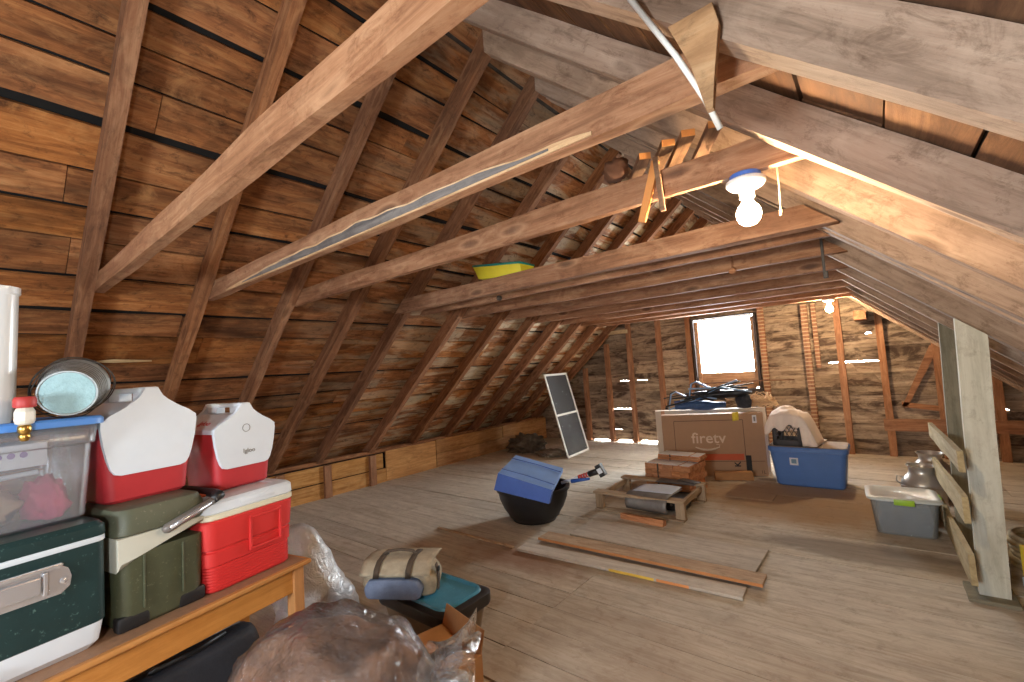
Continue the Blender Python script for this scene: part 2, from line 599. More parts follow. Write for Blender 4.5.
# local X = world +Y, local Y = up the left slope, local Z = inward normal
ML = Matrix(((0, CS, SN, 0), (1, 0, 0, 0), (0, SN, -CS, 0), (0, 0, 0, 1)))
nL = Vector((-SN, 0, CS))
ML.translation = Vector((XL, 0, ZL)) + nL * DEP
ML = Matrix(ML)
board_field('ceiling', M_ROOFBOARD, ML, rows, 0.022, 'rough brown roof boards of the left slope with dark gaps', 'roof boards', 0.012, 0.052, wob=0.02)
MB().grid(lambda a, c: (XL - 1.0 * CS + (XA - XL + 1.02 * CS) * c, YN - .05 + (YF - YN + .1) * a, ZL - 1.0 * SN + (XA - XL + 1.02 * CS) * 0.88 * c), 1, 1)\
    .build('roof_covering', M_ROOFING, solid=0.01).location = nL * (DEP + 0.036)
tag(bpy.data.objects['roof_covering'], 'dark roofing seen through the gaps of the left roof boards', 'roofing', None, 'structure')

rows = []
v = -0.1
vm = (2.6 - XA) / CS
while v < vm:
    w = RNG.choice([0.18, 0.21, 0.24, 0.27])
    br = [YN - .05, RNG.uniform(-1, 2.5), RNG.uniform(3.5, 7.0), YF + .05]
    rows.append((v, min(v + w, vm), br))
    v += w
nR = Vector((SN, 0, CS))
# local X = world -Y ... keep right handed: x = +Y, y = down the right slope, z = outward normal flipped below
MR = Matrix(((0, CS, -SN, 0), (1, 0, 0, 0), (0, -SN, -CS, 0), (0, 0, 0, 1)))
MR.translation = Vector((XA, 0, ZA)) + nR * DEP
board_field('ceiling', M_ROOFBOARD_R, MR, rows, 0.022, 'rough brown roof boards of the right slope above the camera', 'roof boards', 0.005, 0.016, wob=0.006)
MB().grid(lambda a, c: (XA - .1 + (3.2 - XA) * c, YN - .05 + (YF - YN + .1) * a, ZA + .088 - (3.2 - XA) * 0.88 * c), 1, 1)\
    .build('roof_covering', M_ROOFING, solid=0.01).location = nR * (DEP + 0.036)
tag(bpy.data.objects['roof_covering.001'], 'dark roofing above the right roof boards', 'roofing', None, 'structure')

# ------------------------------------------------------------------ rafters and ceiling ties
ORD = ['first', 'second', 'third', 'fourth', 'fifth', 'sixth', 'seventh', 'eighth', 'ninth', 'tenth', 'eleventh', 'twelfth', 'thirteenth']
left_y = [-1.5, -0.75, -0.1, 0.575, 1.225, 1.89, 2.53, 3.16, 3.97, 4.77, 5.52, 6.2, 6.85, 7.5, 8.2]
L0 = -0.36
L1 = (XA - XL) / CS
TN = math.tan(SL)
k = 0
for i, yf in enumerate(left_y):
    w = RNG.uniform(0.066, 0.085)
    if yf < 0.3:
        lab = 'rough left rafter behind the camera'
        grp = 'rafters behind the camera'
    else:
        lab = ORD[k] + ' rough timber rafter of the left roof slope counted from the camera'
        grp = 'rafters of the left roof slope'
        k += 1
    beam('rafter', M_RAFTER, (XL, yf - w, ZL), (CS, 0, SN), (-SN, 0, CS), (L0, L1, 0.0), (L0, L1 + DEP * TN, DEP - 0.004), w,
         lab, 'rafter', grp, seed=i + 1.3, rough=0.008)
right_y = [(-1.5, .07), (-0.75, .07), (-0.1, .07), (0.55, .07), (1.205, .075), (1.865, .07), (2.535, .09), (3.19, .10), (3.345, .09), (4.13, .08), (4.91, .08), (5.62, .08),
           (6.3, .08), (6.95, .08), (7.5, .08), (8.2, .08)]
LR = (2.3 - XA) / CS
k = 0
for i, (yf, w) in enumerate(right_y):
    if yf < 0.6:
        lab, grp = 'grey right rafter behind or above the camera', 'rafters behind the camera'
    else:
        lab = ORD[k] + ' grey brown rafter of the right roof slope counted from the camera'
        grp = 'rafters of the right roof slope'
        k += 1
    # runs from the foot (right) up to the ridge (left); local X points up the slope
    o = Vector((XA, yf, ZA - (0.045 if yf > 3.5 else 0.0))) + Vector((CS, 0, -SN)) * LR
    beam('rafter', M_RAFTER_R, o, (-CS, 0, SN), (SN, 0, CS), (0, LR, 0.0), (0, LR + DEP * TN, DEP - 0.004), w,
         lab, 'rafter', grp, seed=i + 40.7, rough=0.005)

def tie(y0, w, h, label, xl=None, xr=None, z=2.25, mat=None, seed=0.0, dz=0.0):
    zt = z + h
    xl0 = XL + (z - ZL) / 0.88 - 0.07 if xl is None else xl
    xl1 = XL + (zt - ZL) / 0.88 - 0.07 if xl is None else xl + .03
    xr0 = XR - (z - ZR) / 0.88 + 0.06 if xr is None else xr
    xr1 = XR - (zt - ZR) / 0.88 + 0.06 if xr is None else xr - .03
    xm = 0.5 * (xl0 + xr0)
    return beam('ceiling_tie', mat or M_TIE, (xm, y0, z), (1, 0, 0), (0, 0, 1), (xl0 - xm, xr0 - xm, 0), (xl1 - xm, xr1 - xm, h), w,
                label, 'beam', 'ceiling ties across the attic', seed=seed, rough=0.007, n=22)

tie1 = tie(0.577, .055, .115, 'nearest thick ceiling tie running from the left edge up to the top of the photo', seed=1.1)
tie2 = tie(1.228, .05, .125, 'second ceiling tie from the camera with a long torn grey strip along its lower edge', seed=2.7)
tie3 = tie(1.893, .045, .125, 'third ceiling tie from the camera carrying the bright bulb', seed=3.9)
tie(3.01, .075, .135, 'fourth ceiling tie from the camera holding the yellow sled', seed=4.4)
tie(3.348, .045, .10, 'fifth ceiling tie, doubled close behind the tie with the yellow sled', seed=5.2)
tie(3.985, .06, .125, 'sixth ceiling tie from the camera, behind the doubled ties', seed=6.6)
tie(4.765, .06, .125, 'seventh ceiling tie from the camera in the low far ceiling', seed=7.1)
tie(5.53, .06, .125, 'eighth ceiling tie from the camera in the low far ceiling', seed=8.3)
tie(6.21, .06, .125, 'ninth ceiling tie from the camera in the low far ceiling', seed=9.4)
tie(6.86, .06, .125, 'tenth ceiling tie from the camera in the low far ceiling', seed=10.2)
tie(7.40, .07, .10, 'last ceiling tie, lit orange by the far bulb near the window', seed=11.7)

# ------------------------------------------------------------------ gable walls
WX0, WX1, WZ0, WZ1 = -2.575, -1.525, 1.0, 2.27
rows = []
rng = random.Random(11)
b = MB()
z = 0.0
# openings where the boards have pulled apart: x from, x to, height, opening
SLOTS = [(-4.75, -4.36, 0.02, .03), (-4.22, -3.88, 0.02, .04), (-3.72, -3.28, 0.02, .045), (-3.1, -2.9, 0.02, .03), (-4.25, -3.86, 0.82, .018), (-3.7, -3.45, 1.22, .012),
         (-4.12, -3.85, 1.22, .012), (-4.3, -4.05, 0.36, .012), (-0.62, -0.14, 1.42, .025), (-0.12, 0.02, 1.42, .02), (1.16, 1.22, 0.7, .04), (-0.12, -0.06, 1.9, .035)]
while z < 4.1:
    w = rng.choice([0.15, 0.18, 0.2, 0.23])
    for cut in (WZ0, WZ1):
        if z < cut - 0.02 and z + w > cut - 0.05:
            w = cut - z
            break
    z1 = z + w + 0.006
    def lim(zz):
        return (XL + (zz - ZL) / 0.88 - 0.25, XR - (zz - ZR) / 0.88 + 0.25)
    a0, c0 = lim(z)
    a1, c1 = lim(z1)
    if a1 >= c1 - 0.1:
        break
    cuts = [(a0, a1, c0, c1)]
    if z > WZ0 - 0.01 and z + w < WZ1 + 0.01:
        cuts = [(a0, a1, WX0, WX0), (WX1, WX1, c0, c1)]
    for (p0, p1, q0, q1) in cuts:
        # break the long boards
        brk = [0.0] + ([rng.uniform(0.3, 0.7)] if q0 - p0 > 2.5 else []) + [1.0]
        for s, t in zip(brk, brk[1:]):
            f = lambda A, B, u: A + (B - A) * u
            n = max(4, int((q0 - p0) * (t - s) / 0.06))
            rings = []
            for i in range(n + 1):
                u = s + (t - s) * i / n
                xb, xt = f(p0, q0, u), f(p1, q1, u)
                jb = -0.008
                for (sx0, sx1, sz, sh) in SLOTS:
                    if sx0 < xb < sx1 and z <= sz < z + w:
                        jb = sh
                rings.append([(xb, z + jb, .008), (xt, z1, -.002), (xt, z1, -.020), (xb, z + jb, -.012)])
            b.loft(rings)
    z += w
MF = Matrix(((1, 0, 0, 0), (0, 0, -1, YF), (0, 1, 0, 0), (0, 0, 0, 1)))
tag(b.build('wall_back', M_GABLE, matrix=MF), 'weathered gable wall boards around the window, light showing through gaps', 'wall', None, 'structure')
b = MB()
b.prism([(-6.6, -.1), (2.7, -.1), (XA, 4.2)], (0, YN, 0), (1, 0, 0), (0, 0, 1), (0, -1, 0), 0.03)
tag(b.build('wall_front', M_ROOFBOARD_R), 'wooden gable wall behind the camera', 'wall', None, 'structure')
# bottom plate of the far gable
# studs on the gable
def stud(x, z0, z1, w=0.085, d=0.085, label='', y=YF - 0.002, lean=0.0, mat=None, name='wall_stud', grp='studs of the gable wall'):
    h = z1 - z0
    return beam(name, mat or M_STUD, (x + w / 2, y, z0), (lean, 0, 1), (0, -1, 0), (0, h, 0.0), (0, h, d), w, label, 'stud', grp, seed=x * 3.3, rough=0.006, n=8)
def zlim(x):
    return min(ZL + 0.88 * (x - XL), ZR - 0.88 * (x - XR)) + 0.02
for x, lab in ((-4.83, 'short gable stud under the left slope, leftmost of the studs'),
               (-4.3, 'second gable stud from the left roof slope'),
               (-3.8, 'third gable stud from the left, below the end of the pale tie board'),
               (-3.2, 'gable stud between the pale tie board and the window'),
               (-0.43, 'gable stud under the far bulb'),
               (0.05, 'gable stud right of the far bulb reaching the right slope'),
               (0.62, 'gable stud behind the two posts'),
               (1.15, 'gable stud low in the right eave')):
    stud(x, 0.0, zlim(x), label=lab)

# ------------------------------------------------------------------ window of the far gable
M_WINWOOD = wood('window_wood', sr(150, 112, 84), sr(196, 152, 116), sr(222, 186, 150), tint=0.08, stain=0.2, bump=0.2)
M_WINDARK = plain('window_dark_frame', sr(58, 46, 42), 0.7)
M_GLASS = see_through('window_glass', (1, 1, 1), alpha=0.02, rough=0.05, milk=0.6)
win = thing('window_1', 'bright daylit gable window with a boarded lower part', 'window', (-2.05, YF, 1.0))
win['kind'] = 'structure'
b = MB()
for sx in (-1, 1):
    b.box((sx * 0.505, -0.02, 0.62), (0.04, 0.12, 1.3), bevel=.004)
b.box((0, -0.02, 1.262), (1.05, 0.12, 0.02), bevel=.004).box((0, -0.03, -0.02), (1.1, 0.16, 0.04), bevel=.004)
b.build('window_frame', M_WINDARK, win)
b = MB()
for sx in (-1, 1):
    b.box((sx * 0.455, 0.01, 0.62), (0.06, 0.04, 1.2), bevel=.004)
b.box((0, 0.01, 1.24), (0.9, 0.04, 0.022), bevel=.004)
b.build('sash', M_WINWOOD, win)
MB().box((0, 0.02, 0.145), (0.86, 0.025, 0.29), bevel=.003).build('lower_board', M_WINWOOD, win)
MB().box((0, 0.015, 0.74), (0.86, 0.004, 0.9)).build('pane', M_GLASS, win)

M_BRICK = None
def stripes(nt, P, col):
    sx = nd(nt, 'ShaderNodeSeparateXYZ')
    nt.links.new(P, sx.inputs[0])
    f = mth(nt, 'FRACT', mth(nt, 'MULTIPLY', sx.outputs[0], 17.0))
    return mix(nt, mth(nt, 'GREATER_THAN', f, 0.72), col, sr(186, 160, 130))
M_LATH = wood('lath_marked_stud', sr(116, 78, 58), sr(150, 106, 80), sr(176, 132, 102), tint=0.05, stain=0.1, extra=stripes, bump=0.2)
stud(-0.84, 0.0, 2.3, w=.085, d=.10, label='gable stud with pale plaster stripes between window and far bulb', mat=M_LATH)
stud(-0.72, 1.3, 2.3, w=.06, d=.07, label='short striped strip beside the plaster striped stud', mat=M_LATH, name='lath_strip')
stud(-2.64, 0.0, zlim(-2.64), label='gable stud along the left edge of the window')
stud(-1.45, 0.0, zlim(-1.45), label='gable stud along the right edge of the window with plaster stripes', mat=M_LATH)
beam('wall_girt', M_STUD, (-0.02, YF - .09, 0.36), (1, 0, 0), (0, 0, 1), (0, 2.0, 0), (0, 2.0, .17), .04, 'orange brown horizontal board nailed low across the right gable studs', 'board', seed=3)
# light slot at the bottom of the gable comes from the gap under the lowest board
# short pale tie board in the far left corner and brace on the gable
M_PALEWOOD = wood('pale_raw_wood', sr(166, 140, 104), sr(206, 182, 142), sr(226, 206, 170), tint=0.08, stain=0.2, knots=0.3, bump=0.2)
beam('tie_board', M_PALEWOOD, (-4.62, 8.12, 2.13), (1, 0, 0.0), (0, 0, 1), (0, .92, 0), (0, .92, .075), .04, 'short pale board from the left rafter to a gable stud', 'board', seed=8)
b = MB()
b.prism([(0, 0), (.06, 0), (.42, .74), (.42, .84), (.36, .84)], (0.2, YF - .06, .70), (1, 0, 0), (0, 0, 1), (0, 1, 0), .03)
b.prism([(0, 0), (.5, -.08), (.5, -.01), (.0, .07)], (0.2, YF - .06, .70), (1, 0, 0), (0, 0, 1), (0, 1, 0), .03)
tag(b.build('wall_brace', M_STUD), 'angled wooden brace on the gable left of the grey posts', 'brace', None, 'structure')
beam('purlin_block', M_STUD, (-0.08, 8.05, 1.96), (0, 1, 0), (0, 0, 1), (0, .38, 0), (0, .38, .13), .14, 'stubby timber block under the right slope near the far bulb', 'block', seed=4)

# ------------------------------------------------------------------ knee walls
b = MB()
rng = random.Random(3)
for (ya, yb, za, zb) in ((-3.2, 1.1, 0, .22), (-3.2, .2, .225, .44), (1.1, 4.15, 0.0, .2), (.2, 4.1, .215, .43), (4.15, 5.15, 0, .45), (5.16, 6.9, .235, .46), (5.16, 7.3, 0, .23), (6.92, 8.42, .235, .46), (7.31, 8.42, 0, .23)):
    b.loft([[(y, za, 0), (y, zb, 0), (y, zb, -.025), (y, za, -.025)] for y in (ya + .003, .5 * (ya + yb), yb - .003)])
MK = Matrix(((0, 0, 1, XL), (1, 0, 0, 0), (0, 1, 0, 0), (0, 0, 0, 1)))
tag(b.build('wall_left', M_KNEE, matrix=MK), 'low wooden knee wall under the left roof slope', 'wall', None, 'structure')
MB().box((-6.02, 2.6, .2), (.02, 11.6, .46)).build('wall_left', M_ROOFING)
tag(bpy.data.objects['wall_left.001'], 'dark backing behind the low left knee wall', 'wall', None, 'structure')
for yy in (2.62, 3.25, 3.95):
    stud_o = beam('knee_stud', M_STUD, (-5.95, yy, 0.0), (0, 0, 1), (1, 0, 0), (0, .43, 0), (0, .43, .045), .1,
                  'short upright on the low left knee wall', 'stud', 'uprights on the knee wall', seed=yy)
beam('knee_plate', M_RAFTER, (-5.99, YN, .445), (0, 1, 0), (0, 0, 1), (0, 11.6, 0), (0, 11.6, .05), .10, 'timber plate on top of the left knee wall', 'beam', seed=2, n=30)
b = MB()
for (za, zb) in ((0, .2), (.21, .47)):
    b.box((2.0, 2.6, .5 * (za + zb)), (.03, 11.6, zb - za))
tag(b.build('wall_right', M_STUD), 'low wooden knee wall under the right roof slope', 'wall', None, 'structure')

# ------------------------------------------------------------------ posts and rails on the right
M_POSTNEAR = wood('bare_post_wood', sr(184, 182, 164), sr(208, 206, 190), sr(222, 222, 208), tint=0.02, stain=0.25, stain_col=sr(130, 118, 96), bump=0.15)
M_POSTFAR = wood('grey_green_post', sr(104, 100, 84), sr(134, 128, 108), sr(158, 150, 130), tint=0.02, stain=0.35, stain_col=sr(92, 84, 68), bump=0.2)
M_RAIL = wood('rail_boards', sr(146, 128, 92), sr(182, 164, 124), sr(204, 188, 152), tint=0.06, stain=0.25, stain_col=sr(120, 100, 72), knots=0.3, bump=0.2)
def post(name, x0, y0, w, d, m, label):
    b = MB()
    f = lambda x: ZR - 0.88 * (x - XR) - 0.062
    n = 10
    LEAN = 0.045
    rings = []
    for i in range(n + 1):
        t = i / n
        rings.append([(x0 + a + LEAN * t, y0 + c, f(x0 + a + LEAN) * t) for a, c in ((0, 0), (w, 0), (w, d), (0, d))])
    # grain along local X: swap axes
    M = Matrix(((0, 0, 1, x0), (0, 1, 0, y0), (-1, 0, 0, 0), (0, 0, 0, 1)))
    Mi = M.inverted()
    b.loft([[Mi @ Vector(p) for p in r] for r in rings])
    b.jitter(.003, 2.0, x0)
    return tag(b.build(name, m, matrix=M), label, 'post', None, 'structure')
post('support_post', 0.345, 3.92, .135, .06, M_POSTNEAR, 'nearest pale grey wooden post on the right, standing on a floor block')
post('support_post', 0.335, 4.72, .115, .06, M_POSTFAR, 'darker grey green wooden post behind the pale one')
MB().box((.40, 3.97, .012), (.22, .26, .024), bevel=.004).build('post_block', M_POSTFAR)
tag(bpy.data.objects['post_block'], 'flat wooden block under the pale post', 'block', None, 'structure')
def rail(yn, zn, yf, zf, h, label, seed):
    L = math.hypot(yf - yn, zf - zn)
    beam('rail_board', M_RAIL, (.33, yn, zn), (0, yf - yn, zf - zn), (-1, 0, 0), (0, L, 0), (0, L, .028), h, label, 'rail', 'rails on the posts', seed=seed)
rail(3.66, .925, 5.68, .83, .12, 'top pale rail board nailed across the two posts', 1)
rail(3.70, .655, 5.72, .51, .15, 'middle pale rail board nailed across the two posts', 5)
rail(3.74, .31, 5.60, .18, .17, 'lowest pale rail board nailed across the two posts, close to the floor', 9)

# ------------------------------------------------------------------ the two ceiling bulbs
M_PORC = plain('white_porcelain', sr(236, 232, 224), 0.25, var=.03)
M_BLUEBOX = plain('blue_junction_box', sr(70, 110, 190), 0.45)
M_BULB = glow('lit_bulb_glass', (1.0, 0.74, 0.46), 480.0)
M_BULB2 = glow('lit_bulb_glass_far', (1.0, 0.74, 0.46), 700.0)
M_BRASS = plain('brass', sr(190, 150, 80), 0.3, metal=1.0)

def bulb(x, y, z, label, m, blue):
    t = thing('light_bulb_fixture', label, 'light', (x, y, z))
    if blue:
        MB().lathe([(.052, 0), (.055, -.003), (.055, -.018), (.05, -.022)], n=24).build('junction_box', M_BLUEBOX, t, angle=40)
    z0 = -.018 if blue else 0
    MB().lathe([(.056, z0), (.070, z0 - .008), (.070, z0 - .022), (.058, z0 - .034), (.034, z0 - .044), (.028, z0 - .05), (.027, z0 - .075)], n=28).build('lamp_holder', M_PORC, t, angle=50)
    MB().lathe([(.017, z0 - .07), (.018, z0 - .085), (.024, z0 - .098), (.036, z0 - .112), (.043, z0 - .13), (.043, z0 - .146), (.036, z0 - .166), (.02, z0 - .18), (.004, z0 - .184)], n=28).build('bulb', m, t, smooth=True)
bulb(-0.335, 1.915, 2.25, 'bare bulb in a white porcelain holder on a blue box, under the third tie', M_BULB, True)
bulb(-0.45, 7.435, 2.25, 'small far bulb in a white holder under the last tie, right of the window', M_BULB2, False)

# ------------------------------------------------------------------ the orange table with the coolers
TH = math.radians(102.1)
TU, TV = Vector((math.cos(TH), math.sin(TH), 0)), Vector((-math.sin(TH), math.cos(TH), 0))
TC = Vector((-2.251, 1.089, 0))
def tp(x, y, z):
    return TC + TU * x + TV * y + Vector((0, 0, z))

def text(name, body, size, m, parent, loc, rot, extrude=.0006, bold=0.0):
    c = bpy.data.curves.new(name, 'FONT')
    c.body = body
    c.size = size
    c.extrude = extrude
    c.offset = bold
    c.align_x = 'CENTER'
    c.align_y = 'CENTER'
    c.resolution_u = 3
    tmp = bpy.data.objects.new(name, c)
    COL.objects.link(tmp)
    bpy.context.view_layer.update()
    me = bpy.data.meshes.new_from_object(tmp.evaluated_get(bpy.context.evaluated_depsgraph_get()))
    bpy.data.objects.remove(tmp)
    o = bpy.data.objects.new(name, me)
    me.materials.clear()
    me.materials.append(m)
    COL.objects.link(o)
    o.parent = parent
    o.location = loc
    o.rotation_euler = rot
    return o

M_TABLE = wood('orange_table_wood', sr(164, 108, 56), sr(190, 130, 72), sr(206, 148, 88), tint=.05, stain=.1, grime=.1, stain_col=sr(150, 90, 40), bump=.08, rough=.45, spec=.4)
M_TABLETOP = plain('table_top_surface', sr(150, 112, 84), .5, var=.15, scale=40)
M_RED = plain('red_cooler_plastic', sr(208, 50, 48), .42, var=.05)
M_RED2 = plain('dull_red_cooler_plastic', sr(186, 50, 54), .45, var=.06)
M_WHITE = plain('white_plastic', sr(220, 226, 232), .4, var=.03)
M_CREAM = plain('cream_plastic', sr(224, 216, 190), .45, var=.04)
M_OLIVE = plain('olive_cooler_plastic', sr(72, 74, 52), .5, var=.12, scale=20, speck=(70, .4, sr(130, 128, 104)))
M_OLIVELID = plain('olive_cooler_lid', sr(84, 86, 68), .5, var=.1, speck=(60, .4, sr(150, 148, 128)))
M_BEIGE = plain('beige_band', sr(190, 186, 170), .5, var=.05)
M_BLACK = plain('black_plastic', sr(32, 31, 32), .45, var=.15)
M_GREYPL = plain('grey_plastic', sr(112, 104, 98), .4, var=.1)
M_ORANGE = plain('orange_rubber', sr(200, 86, 44), .55)
M_GREEN = plain('dark_green_painted_steel', sr(28, 52, 52), .38, var=.14, scale=14, speck=(55, .5, sr(110, 140, 130)))
M_CHROME = plain('chrome', sr(225, 225, 228), .22, metal=.75, var=.08)
M_INK = plain('grey_print', sr(120, 116, 112), .6)
M_REDINK = plain('red_print', sr(190, 50, 60), .6)

t = thing('table', 'orange wooden table with a plain apron carrying the coolers', 'table', TC, TH)
MB().box((-.85, .25, .689), (1.74, .53, .022), bevel=.006).build('tabletop', M_TABLE, t)
MB().box((-.85, .25, .7008), (1.70, .49, .0016)).build('top_surface', M_TABLETOP, t)
b = MB().box((-.85, .03, .622), (1.62, .022, .112), bevel=.002)
b.build('apron', M_TABLE, t)
b = MB().box((-.85, .47, .622), (1.62, .022, .112), bevel=.002).box((-.035, .25, .622), (.022, .42, .112)).box((-1.665, .25, .622), (.022, .42, .112))
b.build('apron', M_TABLE, t)
for (x, y) in ((-.035, .035), (-.035, .465), (-1.665, .035), (-1.665, .465)):
    # grain along the leg
    o = MB().box((.339, 0, 0), (.678, .055, .055), bevel=.004, taper=None).build('leg', M_TABLE, t)
    o.location = (x, y, 0)
    o.rotation_euler = (0, -math.pi / 2, 0)

Z_T = .702
# --- red picnic cooler, lower
t = thing('picnic_cooler', 'bright red cooler with a white lid at the far end of the table', 'cooler', tp(-.225, .215, Z_T), TH)
w0, d0 = .425, .34
rings = [rrect(w0 - .05, d0 - .05, .05, 0), rrect(w0 - .035, d0 - .035, .05, .006)]
z = .012
k = 0
while z < .105:
    rings.append(rrect(w0 - .030, d0 - .030, .05, z))
    rings.append(rrect(w0 - .030, d0 - .030, .05, z + .007))
    rings.append(rrect(w0 - .036, d0 - .036, .05, z + .0085))
    rings.append(rrect(w0 - .036, d0 - .036, .05, z + .0105))
    z += .012
rings += [rrect(w0 - .02, d0 - .02, .05, .112), rrect(w0 - .016, d0 - .016, .05, .165), rrect(w0 - .026, d0 - .026, .05, .170), rrect(w0 - .026, d0 - .026, .05, .176),
          rrect(w0 - .012, d0 - .012, .05, .181), rrect(w0, d0, .05, .292), rrect(w0 - .01, d0 - .01, .05, .30)]
MB().loft(rings).build('body', M_RED, t, angle=35)
MB().loft([rrect(w0 - .012, d0 - .012, .05, .298), rrect(w0 + .004, d0 + .004, .05, .304), rrect(w0 + .004, d0 + .004, .05, .322), rrect(w0 - .008, d0 - .008, .05, .326)]).build('rim', M_CREAM, t, angle=35)
lid = MB().loft([rrect(w0 - .008, d0 - .008, .05, .325), rrect(w0 + .004, d0 + .004, .05, .332), rrect(w0, d0, .05, .368), rrect(w0 - .025, d0 - .025, .045, .380), rrect(w0 - .12, d0 - .14, .03, .381), rrect(w0 - .13, d0 - .15, .03, .376)]).build('lid', M_WHITE, t, angle=35)
MB().box((.02, -d0 / 2 + .004, .350), (.17, .014, .022), bevel=.005).build('grip', M_WHITE, lid, angle=40)
b = MB()
px, pz, pw = .055, .205, .145
for (cx, cz, sx, sz) in ((px - pw / 2, pz, .012, pw), (px + pw / 2, pz, .012, pw), (px, pz - pw / 2, pw + .012, .012), (px, pz + pw / 2 - .01, pw + .012, .012)):
    b.box((cx, -d0 / 2 + .002, cz), (sx, .014, sz), bevel=.003)
b.build('front_panel_frame', M_RED, t)
MB().box((-w0 / 2 - .004, -.02, .325), (.012, .12, .05), bevel=.005).build('side_handle', M_WHITE, t, angle=40)

# --- olive cooler
OH = .435
t = thing('utility_cooler', 'olive green cooler with a beige band and a swing handle', 'cooler', tp(-.568, .245, Z_T), TH)
w0, d0 = .305, .36
MB().loft([rrect(w0 - .05, d0 - .04, .035, 0), rrect(w0 - .03, d0 - .02, .04, .012), rrect(w0 - .02, d0 - .012, .04, .06), rrect(w0 - .006, d0 - .004, .04, .26), rrect(w0 - .006, d0 - .004, .04, .268)]).build('body', M_OLIVE, t, angle=35)
for sx in (-1, 1):
    for sy in (-1, 1):
        MB().box((sx * (w0 / 2 - .055), sy * (d0 / 2 - .03), .028), (.10, .05, .056), bevel=.012).build('corner_foot', M_BLACK, t, angle=40)
band = MB().prism([(-w0 / 2 + .001, .215), (-w0 / 2 + .05, .262), (w0 / 2 - .001, .312), (w0 / 2 - .001, .335), (-w0 / 2 + .001, .335)], (0, -d0 / 2 - .001, 0), (1, 0, 0), (0, 0, 1), (0, 1, 0), d0 + .002, bevel=.012)
band.build('band', M_BEIGE, t, angle=40)
MB().loft([rrect(w0 - .004, d0 - .002, .045, .335), rrect(w0 + .012, d0 + .012, .05, .342), rrect(w0 + .008, d0 + .008, .05, .395), rrect(w0 - .02, d0 - .02, .05, .428), rrect(w0 - .07, d0 - .07, .04, OH)]).build('lid', M_OLIVELID, t, angle=35)
for x in (-.07, .06):
    MB().box((x, -d0 / 2 - .001, .16), (.008, .008, .19), bevel=.003).build('rib', M_OLIVE, t)
h = MB().tube([(.165, -d0 / 2 - .018, .388), (.195, -d0 / 2 - .016, .402), (.203, -d0 / 2 + .03, .405), (.205, 0, .405), (.203, d0 / 2 - .03, .405), (.195, d0 / 2 + .016, .402), (.165, d0 / 2 + .018, .388)], [.017, .020, .019, .018, .019, .020, .017], 12)
hm = h.build('handle', M_BLACK, t, smooth=True)
for sy in (-1, 1):
    y = sy * (d0 / 2 + .018)
    MB().tube([(-.016, y, .323), (-.004, y, .328), (.05, y, .347), (.175, y, .392)], [.010, .019, .018, .016], 12).build('handle_arm', M_GREYPL, hm, smooth=True)
    MB().tube([(.0, y + sy * .014, .331), (.05, y + sy * .014, .348), (.15, y + sy * .012, .384)], .009, 8).build('arm_inlay', M_CHROME, hm, smooth=True)
MB().box((.16, .03, .398), (.05, d0 - .06, .012), bevel=.005).build('grip_pad', M_ORANGE, hm, angle=40)

# --- dark green steel cooler
t = thing('steel_belted_cooler', 'big dark green metal cooler with a chrome latch on a white base', 'cooler', tp(-1.052, .255, Z_T), TH)
w0, d0, GH = .60, .39, .424
base = MB().loft([rrect(w0 - .05, d0 - .05, .03, 0), rrect(w0 - .015, d0 - .015, .035, .02), rrect(w0 - .002, d0 - .002, .03, .082), rrect(w0 - .002, d0 - .002, .03, .092)]).build('base', M_WHITE, t, angle=35)
MB().lathe([(.038, 0), (.036, .008), (.02, .010), (.018, .024), (.004, .026)], n=20, M=Matrix.Translation((.02, -d0 / 2 + .012, .045)) @ Matrix.Rotation(math.pi / 2, 4, 'X')).build('drain_plug', M_WHITE, base, angle=40)
MB().loft([rrect(w0, d0, .03, .085), rrect(w0 + .006, d0 + .006, .03, .088), rrect(w0 + .002, d0 + .002, .03, .352)]).build('body', M_GREEN, t, angle=35)
MB().loft([rrect(w0 + .004, d0 + .004, .03, .352), rrect(w0 + .008, d0 + .008, .03, .355), rrect(w0 + .008, d0 + .008, .03, .368), rrect(w0 + .002, d0 + .002, .03, .371)]).build('rim', M_WHITE, t, angle=35)
MB().loft([rrect(w0 + .006, d0 + .006, .03, .371), rrect(w0 + .010, d0 + .010, .03, .376), rrect(w0 + .006, d0 + .006, .03, .406), rrect(w0 - .02, d0 - .02, .03, .422), rrect(w0 - .06, d0 - .06, .03, GH)]).build('lid', M_GREEN, t, angle=35)
lt = MB()
lt.prism([(-.11, .222), (.10, .222), (.122, .24), (.126, .27), (.118, .298), (.10, .312), (-.11, .312)], (.08, -d0 / 2 - .003, 0), (1, 0, 0), (0, 0, 1), (0, -1, 0), .006, bevel=.002)
lt = lt.build('latch', M_CHROME, t)
b = MB().box((.08, -d0 / 2 - .014, .270), (.10, .014, .055), bevel=.005)
for x in (-.06, .06):
    b.box((.08 + x, -d0 / 2 - .014, .270), (.012, .012, .07), bevel=.003)
b.box((.08, -d0 / 2 - .016, .316), (.20, .016, .014), bevel=.004)
b.build('latch_bar', M_CHROME, lt)
for x in (-.02, .185):
    MB().lathe([(.010, 0), (.009, .006), (.003, .008)], n=12, M=Matrix.Translation((x, -d0 / 2 - .008, .262)) @ Matrix.Rotation(math.pi / 2, 4, 'X')).build('rivet', M_CHROME, lt)

